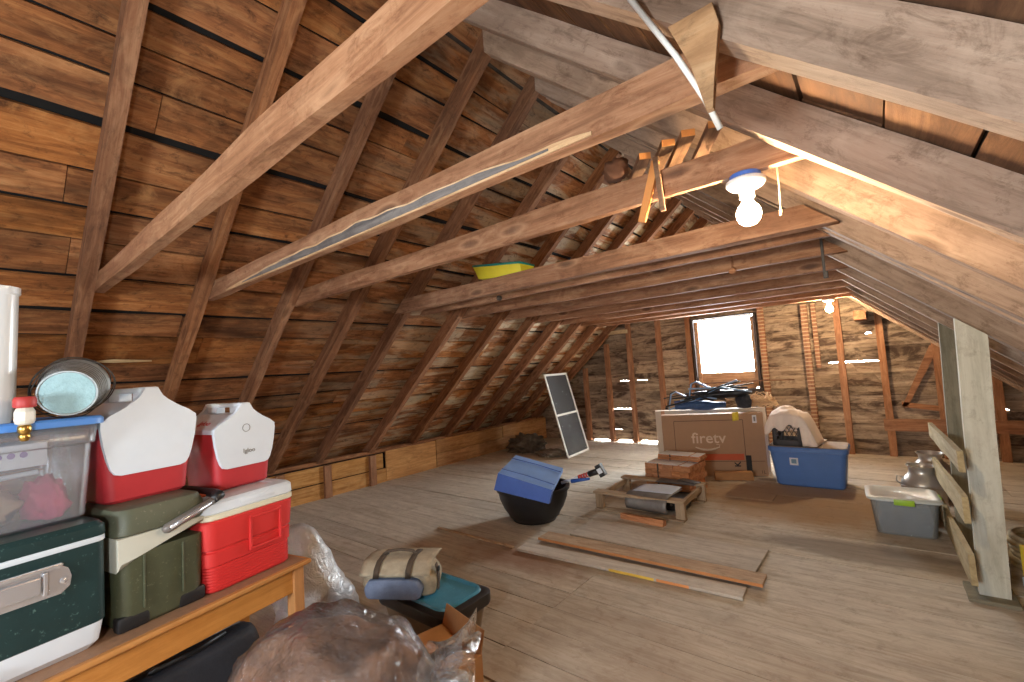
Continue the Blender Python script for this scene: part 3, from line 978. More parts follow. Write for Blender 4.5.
# --- two tent-topped coolers
def tent_cooler(x, y, z, k, m, label, marks, depth):
    t = thing('tent_top_cooler', label, 'cooler', tp(x, y, z), TH, 'red coolers with white tent lids')
    D = depth
    P = lambda pts: [(u * k, v * k) for u, v in pts]
    rr = lambda hw, d, zz: rrect(2 * hw * k, d, .03 * k, zz * k)
    MB().loft([rr(.118, D - .05, 0), rr(.127, D - .03, .010), rr(.134, D - .02, .10), rr(.146, D - .008, .255), rr(.144, D - .01, .27)]).build('body', m, t, angle=35)
    up = [(-.150, .262), (-.150, .283), (-.124, .303), (-.085, .325), (-.052, .345), (-.034, .362), (-.024, .380), (-.021, .395), (.021, .395), (.024, .380), (.034, .362), (.052, .345), (.085, .325), (.124, .303), (.150, .283), (.150, .262)]
    low = [(-.150, .262), (-.143, .205), (-.131, .150), (-.122, .118), (-.110, .101), (-.092, .095), (.092, .095), (.110, .101), (.122, .118), (.131, .150), (.143, .205), (.150, .262)]
    lid = MB()
    body = [p for p in up if p[1] < .36]
    lid.prism(P(body), (0, -D / 2 + .012, 0), (1, 0, 0), (0, 0, 1), (0, 1, 0), D - .024)
    # front and back end panels
    full = up[1:-1] + low[::-1]
    lid.prism(P(full), (0, -D / 2 - .004, 0), (1, 0, 0), (0, 0, 1), (0, 1, 0), .018, bevel=.003)
    lid.prism(P(full), (0, D / 2 - .014, 0), (1, 0, 0), (0, 0, 1), (0, 1, 0), .018, bevel=.003)
    lo = lid.build('lid', M_WHITE, t)
    # top handle with the finger hole
    hb = MB()
    for yy in (-D * .33, D * .33):
        hb.box((0, yy, .372 * k), (.042 * k, D * .30, .05 * k), bevel=.003)
    hb.box((0, 0, .386 * k), (.046 * k, D - .02, .020 * k), bevel=.005)
    hb.build('handle', M_WHITE, lo)
    if marks:
        MB().tube([(.018 * k * math.cos(a) + .0, -D / 2 - .005, .275 * k + .018 * k * math.sin(a)) for a in [i * math.pi / 10 for i in range(20)]], .0012, 6, closed=True).build('emblem', M_INK, lo)
        text('logo', 'Igloo', .030, M_INK, lo, (.012, -D / 2 - .005, .165 * k), (math.pi / 2, 0, 0))
        text('logo', 'Igloo', .045, M_REDINK, lo, (-.118 * k, -.02, .309 * k), (math.radians(30), 0, math.radians(-90)))
    return t
tent_cooler(-.553, .345, Z_T + OH, 1.115, M_RED2, 'larger red cooler with a white tent lid, on the olive cooler', False, .31)
tent_cooler(-.160, .340, Z_T + .381, 1.0, M_RED2, 'smaller red cooler with a white tent lid and faint logo, on the bright red cooler', True, .29)

# --- clear storage tub with blue lid on the green cooler
M_FROST = see_through('frosted_clear_plastic', (.80, .82, .86), alpha=.13, rough=.25, milk=.8)
M_LIDBLUE = plain('blue_lid', sr(84, 140, 214), .4, var=.05)
ZG = Z_T + GH
t = thing('storage_tub', 'clear plastic tub with a blue lid on the dark green cooler', 'storage tub', tp(-1.03, .34, ZG), TH)
w0, d0 = .60, .40
MB().loft([rrect(w0 - .08, d0 - .08, .03, .002), rrect(w0 - .06, d0 - .06, .04, .01), rrect(w0 - .03, d0 - .03, .045, .26), rrect(w0 - .015, d0 - .015, .045, .265), rrect(w0 - .005, d0 - .005, .045, .33)], caps=(True, False)).build('body', M_FROST, t, angle=35, solid=.003)
MB().loft([rrect(w0 + .004, d0 + .004, .045, .328), rrect(w0 + .026, d0 + .026, .05, .330), rrect(w0 + .026, d0 + .026, .05, .350), rrect(w0 + .01, d0 + .01, .045, .358), rrect(w0 - .05, d0 - .05, .04, .358), rrect(w0 - .06, d0 - .06, .04, .352)]).build('lid', M_LIDBLUE, t, angle=35)
ZLID = ZG + .352

def blob(c, s, amp=.12, freq=2.2, seed=0, sub=4, flat=True, aniso=None):
    b = MB()
    bmesh.ops.create_icosphere(b.bm, subdivisions=sub, radius=1)
    for v in b.bm.verts:
        n = v.co.normalized()
        d = noise.fractal(n * freq + Vector((seed, seed * 2.1, -seed)), .7, 2.1, 4)
        r = 1 + amp * d
        x = Vector((n.x * s[0], n.y * s[1], n.z * s[2])) * r
        if flat and x.z < -.55 * s[2]:
            x.z = -.55 * s[2] + (x.z + .55 * s[2]) * .08
        v.co = x + Vector(c)
    return b

M_TANCLOTH = plain('tan_cloth', sr(186, 160, 128), .9, var=.2, bump=.4, bscale=30)
M_PINK = plain('pink_cloth', sr(214, 70, 110), .8, var=.15)
M_PAPER = plain('white_card', sr(226, 224, 226), .7, var=.05)
tag(blob((0, 0, .055), (.165, .12, .10), .3, 2.6, 3).build('folded_cloth', M_TANCLOTH, None, True, tp(-1.09, .33, ZG + .012), TH), 'tan cloth bundled inside the clear blue lidded tub', 'cloth')
tag(blob((0, 0, .05), (.055, .10, .09), .25, 2.5, 8).build('cloth_pouch', M_PINK, None, True, tp(-.84, .30, ZG + .012), TH), 'pink pouch at the right end inside the blue lidded tub', 'pouch')
bx = thing('label_box', 'flat white printed box near the top inside the blue lidded tub', 'box', tp(-1.02, .34, ZG + .20), TH)
MB().box((0, 0, .04), (.34, .22, .08), bevel=.003).build('carton', M_PAPER, bx)
b = MB()
for i, x in enumerate((-.03, .0, .03, .06)):
    b.lathe([(.010, 0), (.010, .001)], n=14, M=Matrix.Translation((x + .05, -.1105, .045)) @ Matrix.Rotation(math.pi / 2, 4, 'X'))
b.build('print_dots', plain('mauve_print', sr(150, 120, 170), .6), bx)
tag(MB().tube([(-.14, 0, 0), (.12, .0, .012)], .008, 10).build('plastic_rod', M_WHITE, None, True, tp(-1.0, .215, ZG + .17), TH), 'thin white rod leaning inside the blue lidded tub', 'rod')

# --- bucket on its side on the blue lid
M_GALV = plain('galvanised_steel', sr(160, 166, 166), .5, metal=.35, var=.25, scale=25)
M_ICE = plain('pale_blue_lump', sr(152, 184, 188), .75, var=.12, scale=30, bump=.7, bscale=60)
M_WIRE = plain('dull_wire', sr(92, 88, 84), .45, metal=.8)
bt = thing('metal_bucket', 'small galvanised bucket lying on its side on the blue lid, base forward', 'bucket', tp(-.832, .125, ZLID + .0835), TH - math.radians(24))
Rb = Matrix.Rotation(math.radians(90 + 8), 4, 'X') @ Matrix.Translation((0, .010, 0))
# local +z of the profile is the base, turned to face the camera
MB().lathe([(.0, .0), (.072, .0), (.074, .004), (.078, .004), (.0795, -.002), (.0785, -.008), (.0985, -.195), (.1015, -.198), (.1025, -.204), (.1015, -.209), (.098, -.208), (.094, -.195), (.075, -.012), (.0, -.010)], n=44, caps=(False, False), M=Rb).build('shell', M_GALV, bt, angle=40)
MB().lathe([(.0, .0012), (.0715, .0012)], n=40, caps=(False, False), M=Rb).build('base_disc', M_ICE, bt)
for zz in (-.03, -.055, -.08, -.105, -.13, -.155):
    r = .0785 + .1075 * (-zz - .008)
    MB().tube([(Rb @ Vector((r * math.cos(a), r * math.sin(a), zz))) for a in [j * math.pi / 18 for j in range(36)]], .0016, 5, closed=True).build('hoop', M_WIRE, bt, smooth=True)
for q, (rr_, tl, oz) in enumerate(((.122, 24, -.17), (.130, 40, -.15), (.118, 10, -.19))):
    M = Rb @ Matrix.Translation((0, 0, oz)) @ Matrix.Rotation(math.radians(tl), 4, 'Y')
    MB().tube([M @ Vector((rr_ * math.cos(a), rr_ * math.sin(a) * .86, .012 * math.sin(3 * a))) for a in [j * math.pi / 18 - .6 for j in range(40)]], .0022, 5).build('handle_wire', M_WIRE, bt, smooth=True)

# --- tall translucent container at the left edge
M_MILKY = see_through('milky_plastic', (.88, .90, .90), alpha=.72, rough=.3, milk=.8)
t = thing('tall_container', 'tall milky plastic container at the left edge of the photo', 'container', tp(-1.05, .28, ZLID), TH)
MB().loft([rrect(.20, .22, .04, .004), rrect(.21, .23, .045, .02), rrect(.225, .24, .05, .10), rrect(.232, .25, .05, .43), rrect(.24, .258, .05, .435), rrect(.24, .258, .05, .455), rrect(.228, .246, .05, .457)], caps=(True, False)).build('body', M_MILKY, t, angle=40, solid=.003)
M_DARKWIRE = plain('tangled_dark_cord', sr(60, 48, 44), .6)
b = MB()
rng = random.Random(4)
pts = []
for i in range(80):
    a = i * .8
    pts.append((.06 * math.cos(a * 1.1) + .02 * rng.uniform(-1, 1), .06 * math.sin(a) + .02 * rng.uniform(-1, 1), .02 + .09 * i / 80 + .02 * rng.uniform(-1, 1)))
b.tube(pts, .005, 6)
tag(b.build('cord_tangle', M_DARKWIRE, None, True, tp(-1.04, .27, ZLID + .018), TH), 'tangle of dark cord inside the tall milky container', 'cord')
# --- hose fitting
M_REDCAP = plain('red_rubber_cap', sr(176, 52, 48), .5)
M_CLEARP = plain('knurled_pale_plastic', sr(214, 206, 190), .35)
t = thing('hose_fitting', 'hose fitting with a red cap and brass tip on the edge of the blue lid', 'hose fitting', tp(-.944, .105, ZLID - .042), TH)
MB().lathe([(.018, .095), (.026, .097), (.028, .102), (.028, .122), (.024, .130), (.012, .132)], n=18).build('cap', M_REDCAP, t, angle=40)
r = []
MB().lathe([(.014, .04), (.022, .045), (.025, .055), (.025, .082), (.02, .094), (.016, .097)], n=14).build('collar', M_CLEARP, t)
MB().lathe([(.008, -.012), (.013, -.004), (.015, .006), (.012, .012), (.017, .02), (.017, .034), (.013, .042)], n=18).build('tip', M_BRASS, t, angle=40)

# ------------------------------------------------------------------ near floor objects
M_CARD = plain('brown_cardboard', sr(176, 128, 84), .8, var=.1, scale=9, spec=.2)
M_CARDIN = plain('cardboard_flap', sr(196, 148, 100), .8, var=.08, scale=9, spec=.2)
M_BLACKTOTE = plain('black_tote_plastic', sr(40, 36, 34), .4, var=.2)
M_TOTEBODY = plain('smoky_tote_body', sr(128, 108, 84), .35, var=.2, scale=5)
M_TEAL = plain('blue_tote_lid', sr(72, 140, 168), .38, var=.12, scale=12, speck=(50, .35, sr(170, 190, 190)))
t = thing('lidded_tote', 'tote with a black rim and recessed blue lid in front of the table', 'tote', (-2.19, 1.82, 0), 0)
w0, d0, hh = .62, .40, .28
MB().loft([rrect(w0 - .13, d0 - .13, .05, 0), rrect(w0 - .11, d0 - .11, .06, .015), rrect(w0 - .05, d0 - .05, .06, .20)]).build('body', M_TOTEBODY, t, angle=40)
MB().loft([rrect(w0 - .05, d0 - .05, .06, .198), rrect(w0 - .012, d0 - .012, .06, .205), rrect(w0, d0, .06, .22), rrect(w0, d0, .06, hh - .01), rrect(w0 - .03, d0 - .03, .055, hh), rrect(w0 - .10, d0 - .10, .05, hh)]).build('rim', M_BLACKTOTE, t, angle=40)
MB().loft([rrect(w0 - .07, d0 - .07, .07, hh + .001), rrect(w0 - .08, d0 - .08, .07, hh + .014), rrect(w0 - .10, d0 - .10, .065, hh + .016), rrect(w0 - .14, d0 - .14, .05, hh - .02), rrect(w0 - .17, d0 - .17, .04, hh - .024)]).build('lid', M_TEAL, t, angle=50)

# khaki canvas bag on the tote
M_KHAKI = plain('khaki_canvas', sr(170, 156, 132), .9, var=.2, scale=18, bump=.35, bscale=120)
M_GREYBLUE = plain('faded_blue_pocket', sr(112, 124, 148), .85, var=.2, scale=16, bump=.4, bscale=120)
M_STRAP = plain('dark_brown_strap', sr(84, 70, 56), .8, var=.2)
t = thing('canvas_bag', 'khaki canvas satchel with a faded blue pocket, sitting on the blue lidded tote', 'bag', (-2.31, 1.70, .297), math.radians(32))
t.scale = (1.22, 1.12, .88)
def softbox(w, d, h, r, amp, seed, top=.8):
    b = MB()
    rings = []
    n = 12
    for i in range(n + 1):
        t_ = i / n
        k = 1.0 + .06 * math.sin(t_ * math.pi)
        q = k * (1 - (1 - top) * max(0, t_ - .55) / .45) * (1 if 0 < i < n else .93)
        rings.append(rrect(w * q, d * q, r, h * t_, 7))
    b.loft(rings)
    b.jitter(amp, 6.0, seed)
    return b
softbox(.34, .20, .21, .05, .020, 2.0, .78).build('body', M_KHAKI, t, True, sub=1)
pk = softbox(.26, .05, .125, .02, .012, 5.0, .85)
pk.build('front_pocket', M_GREYBLUE, t, True, sub=1).location = (-.01, -.115, .01)
fl = MB().grid(lambda a, c: (-.17 + .34 * a, .10 - .235 * c, .215 - .10 * max(0, c - .75) * 4 * .55 + .012 * math.sin(c * math.pi) + .006 * noise.noise(Vector((a * 5, c * 5, 2)))), 14, 14)
fl.build('flap', M_KHAKI, t, True, solid=.008)
b = MB()
for x in (-.085, .07):
    b.loft([[(x - .014, y, z), (x + .014, y, z), (x + .014, y + .004, z + .005), (x - .014, y + .004, z + .005)] for (y, z) in ((.06, .228), (-.02, .236), (-.09, .226), (-.128, .195), (-.146, .15))])
b.build('strap', M_STRAP, t, True)
MB().tube([(-.09, -.02, .235), (-.07, -.02, .262), (0, -.02, .272), (.06, -.02, .262), (.075, -.02, .235)], .009, 8).build('carry_handle', M_STRAP, t, True)
b = MB().loft([[(x, y - .016, z), (x, y + .016, z), (x + .004, y + .016, z), (x + .004, y - .016, z)] for (x, y, z) in ((.178, -.03, .02), (.184, -.03, .10), (.172, -.03, .185))])
b.build('side_strap', M_STRAP, t)
MB().lathe([(.018, 0), (.018, .005), (.008, .008), (.002, .008)], n=16, M=Matrix.Translation((.184, -.03, .15)) @ Matrix.Rotation(math.pi / 2, 4, 'Y')).build('button', M_BLACK, t)

# open cardboard box
t = thing('cardboard_box', 'open brown cardboard box with bent flaps beside the plastic covered bundle', 'box', (-1.755, 1.455, 0), math.radians(-13))
bw, bd, bh = .36, .28, .25
b = MB()
for (c, s) in (((0, bd / 2, bh / 2), (bw, .006, bh)), ((0, -bd / 2, bh / 2), (bw, .006, bh)), ((bw / 2, 0, bh / 2), (.006, bd, bh)), ((-bw / 2, 0, bh / 2), (.006, bd, bh)), ((0, 0, .004), (bw, bd, .006))):
    b.box(c, s)
b.build('carton', M_CARD, t)
TR = Matrix.Translation
RZ = lambda d: Matrix.Rotation(math.radians(d), 4, 'Z')
def flap(M, l, w, ang, mm=None):
    R = M @ Matrix.Rotation(ang, 4, 'X')
    b = MB().loft([[R @ Vector((x, 0, 0)), R @ Vector((x * .97, w, .004)), R @ Vector((x * .97, w, .009)), R @ Vector((x, 0, .005))] for x in (-l / 2, l / 2)])
    b.build('flap', mm or M_CARDIN, t)
flap(TR((0, bd / 2, bh)), bw, .10, math.radians(72), M_CARD)
flap(TR((bw / 2, 0, bh)) @ RZ(-90), bd, .19, math.radians(196))
flap(TR((-bw / 2, 0, bh)) @ RZ(90), bd, .15, math.radians(186))
flap(TR((.02, -bd / 2, bh)) @ RZ(180), bw - .10, .14, math.radians(205))

# big brown bundle wrapped in clear plastic
M_FILM = see_through('clear_plastic_film', (.88, .86, .84), alpha=.06, rough=.2, milk=1.1, bump=1.0, bscale=26)
M_BROWNCLOTH = plain('brown_quilt', sr(126, 82, 50), .8, var=.5, scale=5, bump=.8, bscale=12)
t = thing('wrapped_bundle', 'large brown bundle wrapped in clear plastic in the foreground', 'bundle', (-1.63, .985, 0), math.radians(31))
def bundle(k, seed, amp):
    b = MB()
    n, m = 34, 40
    rings = []
    for i in range(n + 1):
        s = i / n
        x = -.52 + .80 * s
        r = (max(.0, math.sin(min(1, s * .80 + .12) * math.pi)) ** .7) * k
        if s > .8:
            r = r * (1 - ((s - .8) / .2) ** 1.5 * .55)
        if s < .06:
            r *= .75
        ring = []
        for j in range(m):
            a = 2 * math.pi * j / m
            fold = .06 * math.sin(5 * a + 14 * s + 2 * math.sin(6 * s)) * (1 if k > 1 else .6) + (.05 * abs(math.sin(5.5 * a + 9 * s + 3 * math.sin(3 * a))) if k > 1 else 0)
            rad = 1 + fold + amp * noise.fractal(Vector((math.cos(a) * 2 + x * 2.5, math.sin(a) * 2, x * 3 + seed)), .8, 2, 3)
            lift = .10 * max(0, s - .7) / .3
            ring.append((x, .235 * r * rad * math.cos(a), max(.004 if k < 1 else .002, .325 + lift + .325 * r * rad * math.sin(a))))
        rings.append(ring)
    return b.loft(rings)
bundle(.93, 2.0, .10).build('quilt', M_BROWNCLOTH, t, True)
fo = bundle(1.03, 7.0, .13).build('plastic_wrap', M_FILM, t, True)
b = MB()
rings = []
for i in range(18):
    s = i / 17
    ring = []
    rr_ = .115 - .04 * math.sin(s * math.pi) + .05 * s * s
    for j in range(24):
        a = 2 * math.pi * j / 24
        q = rr_ * (1 + .30 * math.sin(6 * a + 3 * s) * (.3 + s))
        ring.append((.25 + .16 * s, .02 + .03 * s + q * math.cos(a), .46 + .02 * s + q * .62 * math.sin(a)))
    rings.append(ring)
b.loft(rings, caps=(False, False)).build('twisted_end', M_FILM, fo, True)
b = MB()
for i in range(3):
    b.tube([(.05 * math.cos(a), .05 * math.sin(a), .012 + .012 * i + .004 * math.sin(a)) for a in [j * math.pi / 8 for j in range(16)]], .005, 6, closed=True)
tag(b.build('orange_cord', plain('orange_cord_jacket', sr(214, 96, 40), .5), None, True, (-1.36, 1.20, 0)), 'coil of orange cord on the floor in front of the cardboard box', 'cord')

# white plastic wrapped bag by the table leg
M_WHITEFILM = see_through('whitish_plastic_bag', (.88, .90, .93), alpha=.78, rough=.28, milk=1.2, bump=1.0, bscale=15)
M_PILLOW = plain('white_filling', sr(206, 208, 210), .9, var=.08)
t = thing('plastic_bag', 'whitish clear plastic bag slumped behind the table leg', 'bag', (-3.05, 1.55, 0), math.radians(20))
def slump(k, seed, amp):
    b = MB()
    n, m = 22, 26
    rings = []
    for i in range(n + 1):
        s = i / n
        r = (1.05 - .75 * s ** 1.6) * (1 if s < .96 else .7)
        ring = []
        for j in range(m):
            a = 2 * math.pi * j / m
            q = k * r * (1 + amp * noise.fractal(Vector((math.cos(a) * 1.6, math.sin(a) * 1.6, s * 3 + seed)), .8, 2, 4))
            ring.append((-.10 * s + .25 * q * math.cos(a), -.05 * s + .20 * q * math.sin(a), .004 + .60 * s * (.94 if k < 1 else 1)))
        rings.append(ring)
    return b.loft(rings)
slump(.92, 3, .12).build('filling', M_PILLOW, t, True)
slump(1.03, 6, .26).build('film', M_WHITEFILM, t, True)

# black bag under the table
M_BLACKCLOTH = plain('black_nylon', sr(42, 44, 52), .75, var=.25, scale=8, bump=.5, bscale=40)
t = thing('duffel_bag', 'dark duffel bag under the orange table', 'bag', tp(-.40, .30, 0), TH)
softbox(.60, .26, .44, .07, .03, 9.0, .86).build('body', M_BLACKCLOTH, t, True, sub=1)
MB().tube([(-.14, -.05, .43), (-.12, -.10, .46), (0, -.12, .46), (.12, -.10, .46), (.14, -.05, .43)], .012, 8).build('carry_handle', M_BLACK, t, True)
MB().tube([(-.24, -.02, .432), (0, -.02, .445), (.24, -.02, .432)], .006, 6).build('zip', M_GREYPL, t, True)

# ------------------------------------------------------------------ middle of the floor
M_TUBBLACK = plain('black_tub_plastic', sr(26, 25, 27), .42, var=.25)
M_BLUECUSH = plain('blue_vinyl_top', sr(140, 178, 236), .45, var=.06, bump=.1, bscale=200)
M_BLUECUSH2 = plain('navy_side_fabric', sr(66, 96, 168), .7, var=.1, bump=.2, bscale=150)
t = thing('black_tub', 'round black tub standing on the pale floorboards', 'tub', (-2.93, 3.83, 0))
MB().lathe([(.0, .0), (.20, .0), (.225, .006), (.235, .03), (.262, .05), (.268, .07), (.315, .14), (.352, .23), (.366, .31), (.384, .315), (.386, .345), (.370, .35), (.352, .345), (.340, .28), (.30, .15), (.22, .045), (.0, .04)], n=48, caps=(False, False)).build('bowl', M_TUBBLACK, t, angle=50)
for a in (125, 305):
    M = Matrix.Rotation(math.radians(a), 4, 'Z')
    MB().tube([M @ Vector(p) for p in ((.375, -.07, .33), (.42, -.06, .345), (.43, 0, .35), (.42, .06, .345), (.375, .07, .33))], .014, 8).build('handle', M_TUBBLACK, t, True)
# folded blue pad resting over the tub: corners found on the top of the tub
t = thing('folded_blue_pad', 'folded blue padded seat lying across the black tub', 'pad', (-2.93, 3.83, .38))
A, B_, C_, D_ = Vector((-3.024, 3.701, 0.672)), Vector((-2.536, 3.832, 0.552)), Vector((-2.427, 3.46, 0.439)), Vector((-2.959, 3.329, 0.572))
off = Vector((-2.93, 3.83, .38))
A, B_, C_, D_ = [p - off for p in (A, B_, C_, D_)]
nrm = (B_ - A).cross(D_ - A).normalized()
if nrm.z < 0:
    nrm = -nrm
def slab(b, P, th, n=10, puff=.0, bev=.008):
    A, B_, C_, D_ = P
    up = [[A.lerp(B_, i / n).lerp(D_.lerp(C_, i / n), j / n) for j in range(n + 1)] for i in range(n + 1)]
    nn = (B_ - A).cross(D_ - A).normalized()
    if nn.z < 0:
        nn = -nn
    V = []
    for s in (0, 1):
        V.append([[b.bm.verts.new(up[i][j] - nn * th * s + nn * (puff * math.sin(math.pi * i / n) * math.sin(math.pi * j / n) * (1 - s))) for j in range(n + 1)] for i in range(n + 1)])
    for s in (0, 1):
        for i in range(n):
            for j in range(n):
                b.bm.faces.new((V[s][i][j], V[s][i + 1][j], V[s][i + 1][j + 1], V[s][i][j + 1]))
    for i in range(n):
        for (j) in (0, n):
            b.bm.faces.new((V[0][i][j], V[0][i + 1][j], V[1][i + 1][j], V[1][i][j]))
            b.bm.faces.new((V[0][j][i], V[0][j][i + 1], V[1][j][i + 1], V[1][j][i]))
slabb = MB()
slab(slabb, (A, B_, C_, D_), .05, puff=.012)
tp_ = slabb.build('top_panel', M_BLUECUSH, t, angle=40)
D2, C2 = Vector((-3.009, 3.311, 0.408)) - off, Vector((-2.458, 3.441, 0.314)) - off
b = MB()
slab(b, (D_, C_, C2, D2), .045, puff=.008)
b.build('front_panel', M_BLUECUSH2, t, angle=40)
b = MB()
for f in (.22, .8):
    b.tube([A.lerp(D_, f) + nrm * .006, A.lerp(D_, f).lerp(B_.lerp(C_, f), .5) + nrm * .014, B_.lerp(C_, f) + nrm * .006], .004, 6)
b.build('seam', M_BLUECUSH2, tp_, True)

# caulking-gun like tool sticking out of the tub
M_REDSTRIPE = plain('red_band', sr(200, 52, 46), .5)
M_BLUETIP = plain('blue_tip', sr(50, 92, 170), .5)
t = thing('tool_tube', 'pale tube with red bands and a black and white end poking from the tub', 'tool', (-2.50, 3.93, .40), math.radians(8))
dirv = Vector((.40, -.04, .145))
st = Vector((-.12, 0, -.02))
seg = lambda f0, f1: [st + dirv * f0, st + dirv * f1]
MB().tube(seg(0, .62), .016, 12).build('barrel', M_WHITE, t, True)
for i in range(4):
    MB().tube(seg(.52 + .07 * i, .555 + .07 * i), .024, 12).build('red_band', M_REDSTRIPE, t, True)
MB().tube(seg(.5, .84), .020, 12).build('sleeve', M_CHROME, t, True)
MB().tube(seg(.80, 1.05), .03, 12).build('black_end', M_BLACK, t, True)
bb = MB().box(st + dirv * 1.12, (.06, .07, .12), bevel=.006, ry=-.5).build('end_block', M_BLACK, t)
MB().box(st + dirv * 1.12 + Vector((.0, -.038, 0)), (.045, .006, .05), ry=-.5).build('white_label', M_WHITE, bb)
MB().tube([st + dirv * .35 + Vector((0, -.05, -.01)), st + dirv * .85 + Vector((0, -.05, -.04))], [.02, .012], 10).build('blue_nozzle', M_BLUETIP, t, True)

# low pallet-like wooden bench
M_BENCH = wood('grey_bench_wood', sr(130, 108, 86), sr(172, 148, 120), sr(196, 174, 146), tint=.08, stain=.3, stain_col=sr(120, 94, 70), bump=.2)
t = thing('pallet_bench', 'low weathered wooden pallet frame on short legs in the middle of the floor', 'pallet', (-2.05, 4.78, 0), math.radians(1))
hx, hy, zt = .45, .40, .20
def bm_plank(name, c, s, rz=0):
    o = MB().box((0, 0, 0), s, bevel=.004).build(name, M_BENCH, t)
    o.location = c
    o.rotation_euler = (0, 0, rz)
    return o
bm_plank('top_board', (0, -hy + .05, zt - .012), (2 * hx + .06, .12, .024))
bm_plank('top_board', (0, hy - .05, zt - .012), (2 * hx + .06, .12, .024))
for sx in (-1, 1):
    for sy in (-1, 1):
        o = MB().box((0, 0, 0), (zt - .024 - .02, .05, .09), bevel=.004).build('leg', M_BENCH, t)
        o.location = (sx * (hx - .02), sy * (hy - .05), (zt - .024 - .02) / 2 + .02)
        o.rotation_euler = (0, math.pi / 2, 0)
    bm_plank('side_board', (sx * (hx - .02), 0, zt - .055), (2 * hy - .14, .03, .06), math.pi / 2)
bm_plank('bottom_board', (0, -hy + .05, .01), (2 * hx + .04, .11, .02))
bm_plank('bottom_board', (0, hy - .05, .01), (2 * hx + .04, .11, .02))

# things on the pallet
M_SHEET = plain('grey_sheet_metal', sr(134, 130, 126), .55, metal=.5, var=.15, scale=14)
M_PAPERBLUE = plain('pale_blue_paper', sr(206, 216, 232), .7, var=.06)
M_CEDAR = wood('cedar_bundle', sr(150, 92, 58), sr(200, 136, 92), sr(222, 170, 124), tint=.1, stain=.2, bump=.4)
t = thing('bent_sheet', 'grey metal sheet bent over the front board of the pallet', 'metal sheet', (-1.93, 4.50, .202), math.radians(-4))
b = MB()
prof = [(.26, .012), (.10, .02), (0.0, .02), (-.08, .01), (-.125, -.02), (-.145, -.06), (-.14, -.10), (-.125, -.135)]
rings = [[(x, -y_ if False else y, z) for (y, z) in prof] for x in [(-.22 + .44 * i / 10) for i in range(11)]]
V = [[b.bm.verts.new((x, y, z + .006 * noise.noise(Vector((x * 5, y * 6, 1))))) for (x, y, z) in r] for r in rings]
for i in range(10):
    for j in range(len(prof) - 1):
        b.bm.faces.new((V[i][j], V[i + 1][j], V[i + 1][j + 1], V[i][j + 1]))
b.build('sheet', M_SHEET, t, True, solid=.006)
MB().tube([(-.22, -.118, -.11), (.22, -.118, -.11)], .006, 6).build('rolled_edge', M_SHEET, t, True)
t2 = tag(MB().grid(lambda a, c: (-.19 + .40 * a + .03 * c, -.06 + .28 * c, .0 + .012 * math.sin(a * 3) * c + .004), 8, 8).build('paper_sheet', M_PAPERBLUE, None, True, (-1.93, 4.55, .224), math.radians(4), solid=.003), 'pale blue paper lying on the bent grey sheet', 'paper')
tag(MB().loft([[(x, y0, z0) for (y0, z0) in ((-.03 - .01 * math.sin(x * 9), 0), (.03, 0), (.034, .045), (-.02, .055 + .008 * math.sin(x * 14)))] for x in (-.23, -.18, -.05, .1, .2, .22)]).jitter(.006, 8, 1).build('wood_slab', M_CEDAR, None, False, (-1.92, 4.235, .001), math.radians(-3)), 'split orange wood slab lying in front of the pallet', 'wood slab')
t = thing('black_receiver', 'black electronic box tucked under the right side of the pallet', 'electronics', (-1.80, 4.80, .0), math.radians(6))
MB().box((0, 0, .075), (.26, .30, .12), bevel=.006).build('case', M_BLACK, t)
for sx in (-1, 1):
    for sy in (-1, 1):
        MB().lathe([(.018, 0), (.016, .016)], c=(sx * .1, sy * .12, 0), n=12).build('foot', M_BLACK, t)
for i in range(3):
    MB().lathe([(.014, 0), (.012, .012), (.0, .013)], n=14, caps=(True, False), M=TR((-.08 + .08 * i, -.151, .075)) @ Matrix.Rotation(math.pi / 2, 4, 'X')).build('knob', M_GREYPL, t)
tag(MB().box((0, 0, .006), (.42, .16, .010), bevel=.002, rz=.1).box((.12, .05, .016), (.24, .10, .010), bevel=.002, rz=-.3).build('metal_strip', plain('dark_metal_strip', sr(92, 88, 86), .5, metal=.5), None, False, (-1.86, 5.06, .202), math.radians(-6)), 'dark flat metal strips across the back of the pallet', 'metal strip')

def shingle_bundle(name, loc, rz, w, d, h, label, n):
    t = thing(name, label, 'shingle bundle', loc, rz, 'wood bundles behind the pallet')
    b = MB()
    rng = random.Random(n)
    lay = 5
    for i in range(lay):
        zz = h * (i + .5) / lay
        x = -w / 2
        while x < w / 2 - .02:
            ww = rng.uniform(.08, .14)
            ww = min(ww, w / 2 - x)
            b.box((x + ww / 2, rng.uniform(-.008, .008), zz), (ww - .003, d + rng.uniform(-.02, .01), h / lay - .002))
            x += ww
    b.build('shingles', M_CEDAR, t)
    MB().box((-w * .12, 0, h + .003), (w * .70, d * .94, .006), bevel=.001).build('paper_wrapper', M_PAPER, t)
    MB().box((w * .37, 0, h + .003), (w * .20, d * .92, .006), bevel=.001).build('paper_wrapper', M_PAPER, t)
    b = MB()
    for x in (-w * .2,):
        b.box((x, 0, h / 2), (.012, d + .012, h + .010))
    b.build('strap', M_STRAP, t)
shingle_bundle('shingle_bundle', (-2.03, 5.52, .0), math.radians(-5), .56, .46, .33, 'big stack of orange wood pieces under white paper, just behind the pallet', 2)
shingle_bundle('shingle_bundle', (-1.97, 5.62, .345), math.radians(-3), .52, .24, .06, 'thin upper layer of orange wood pieces on top of the big stack', 4)

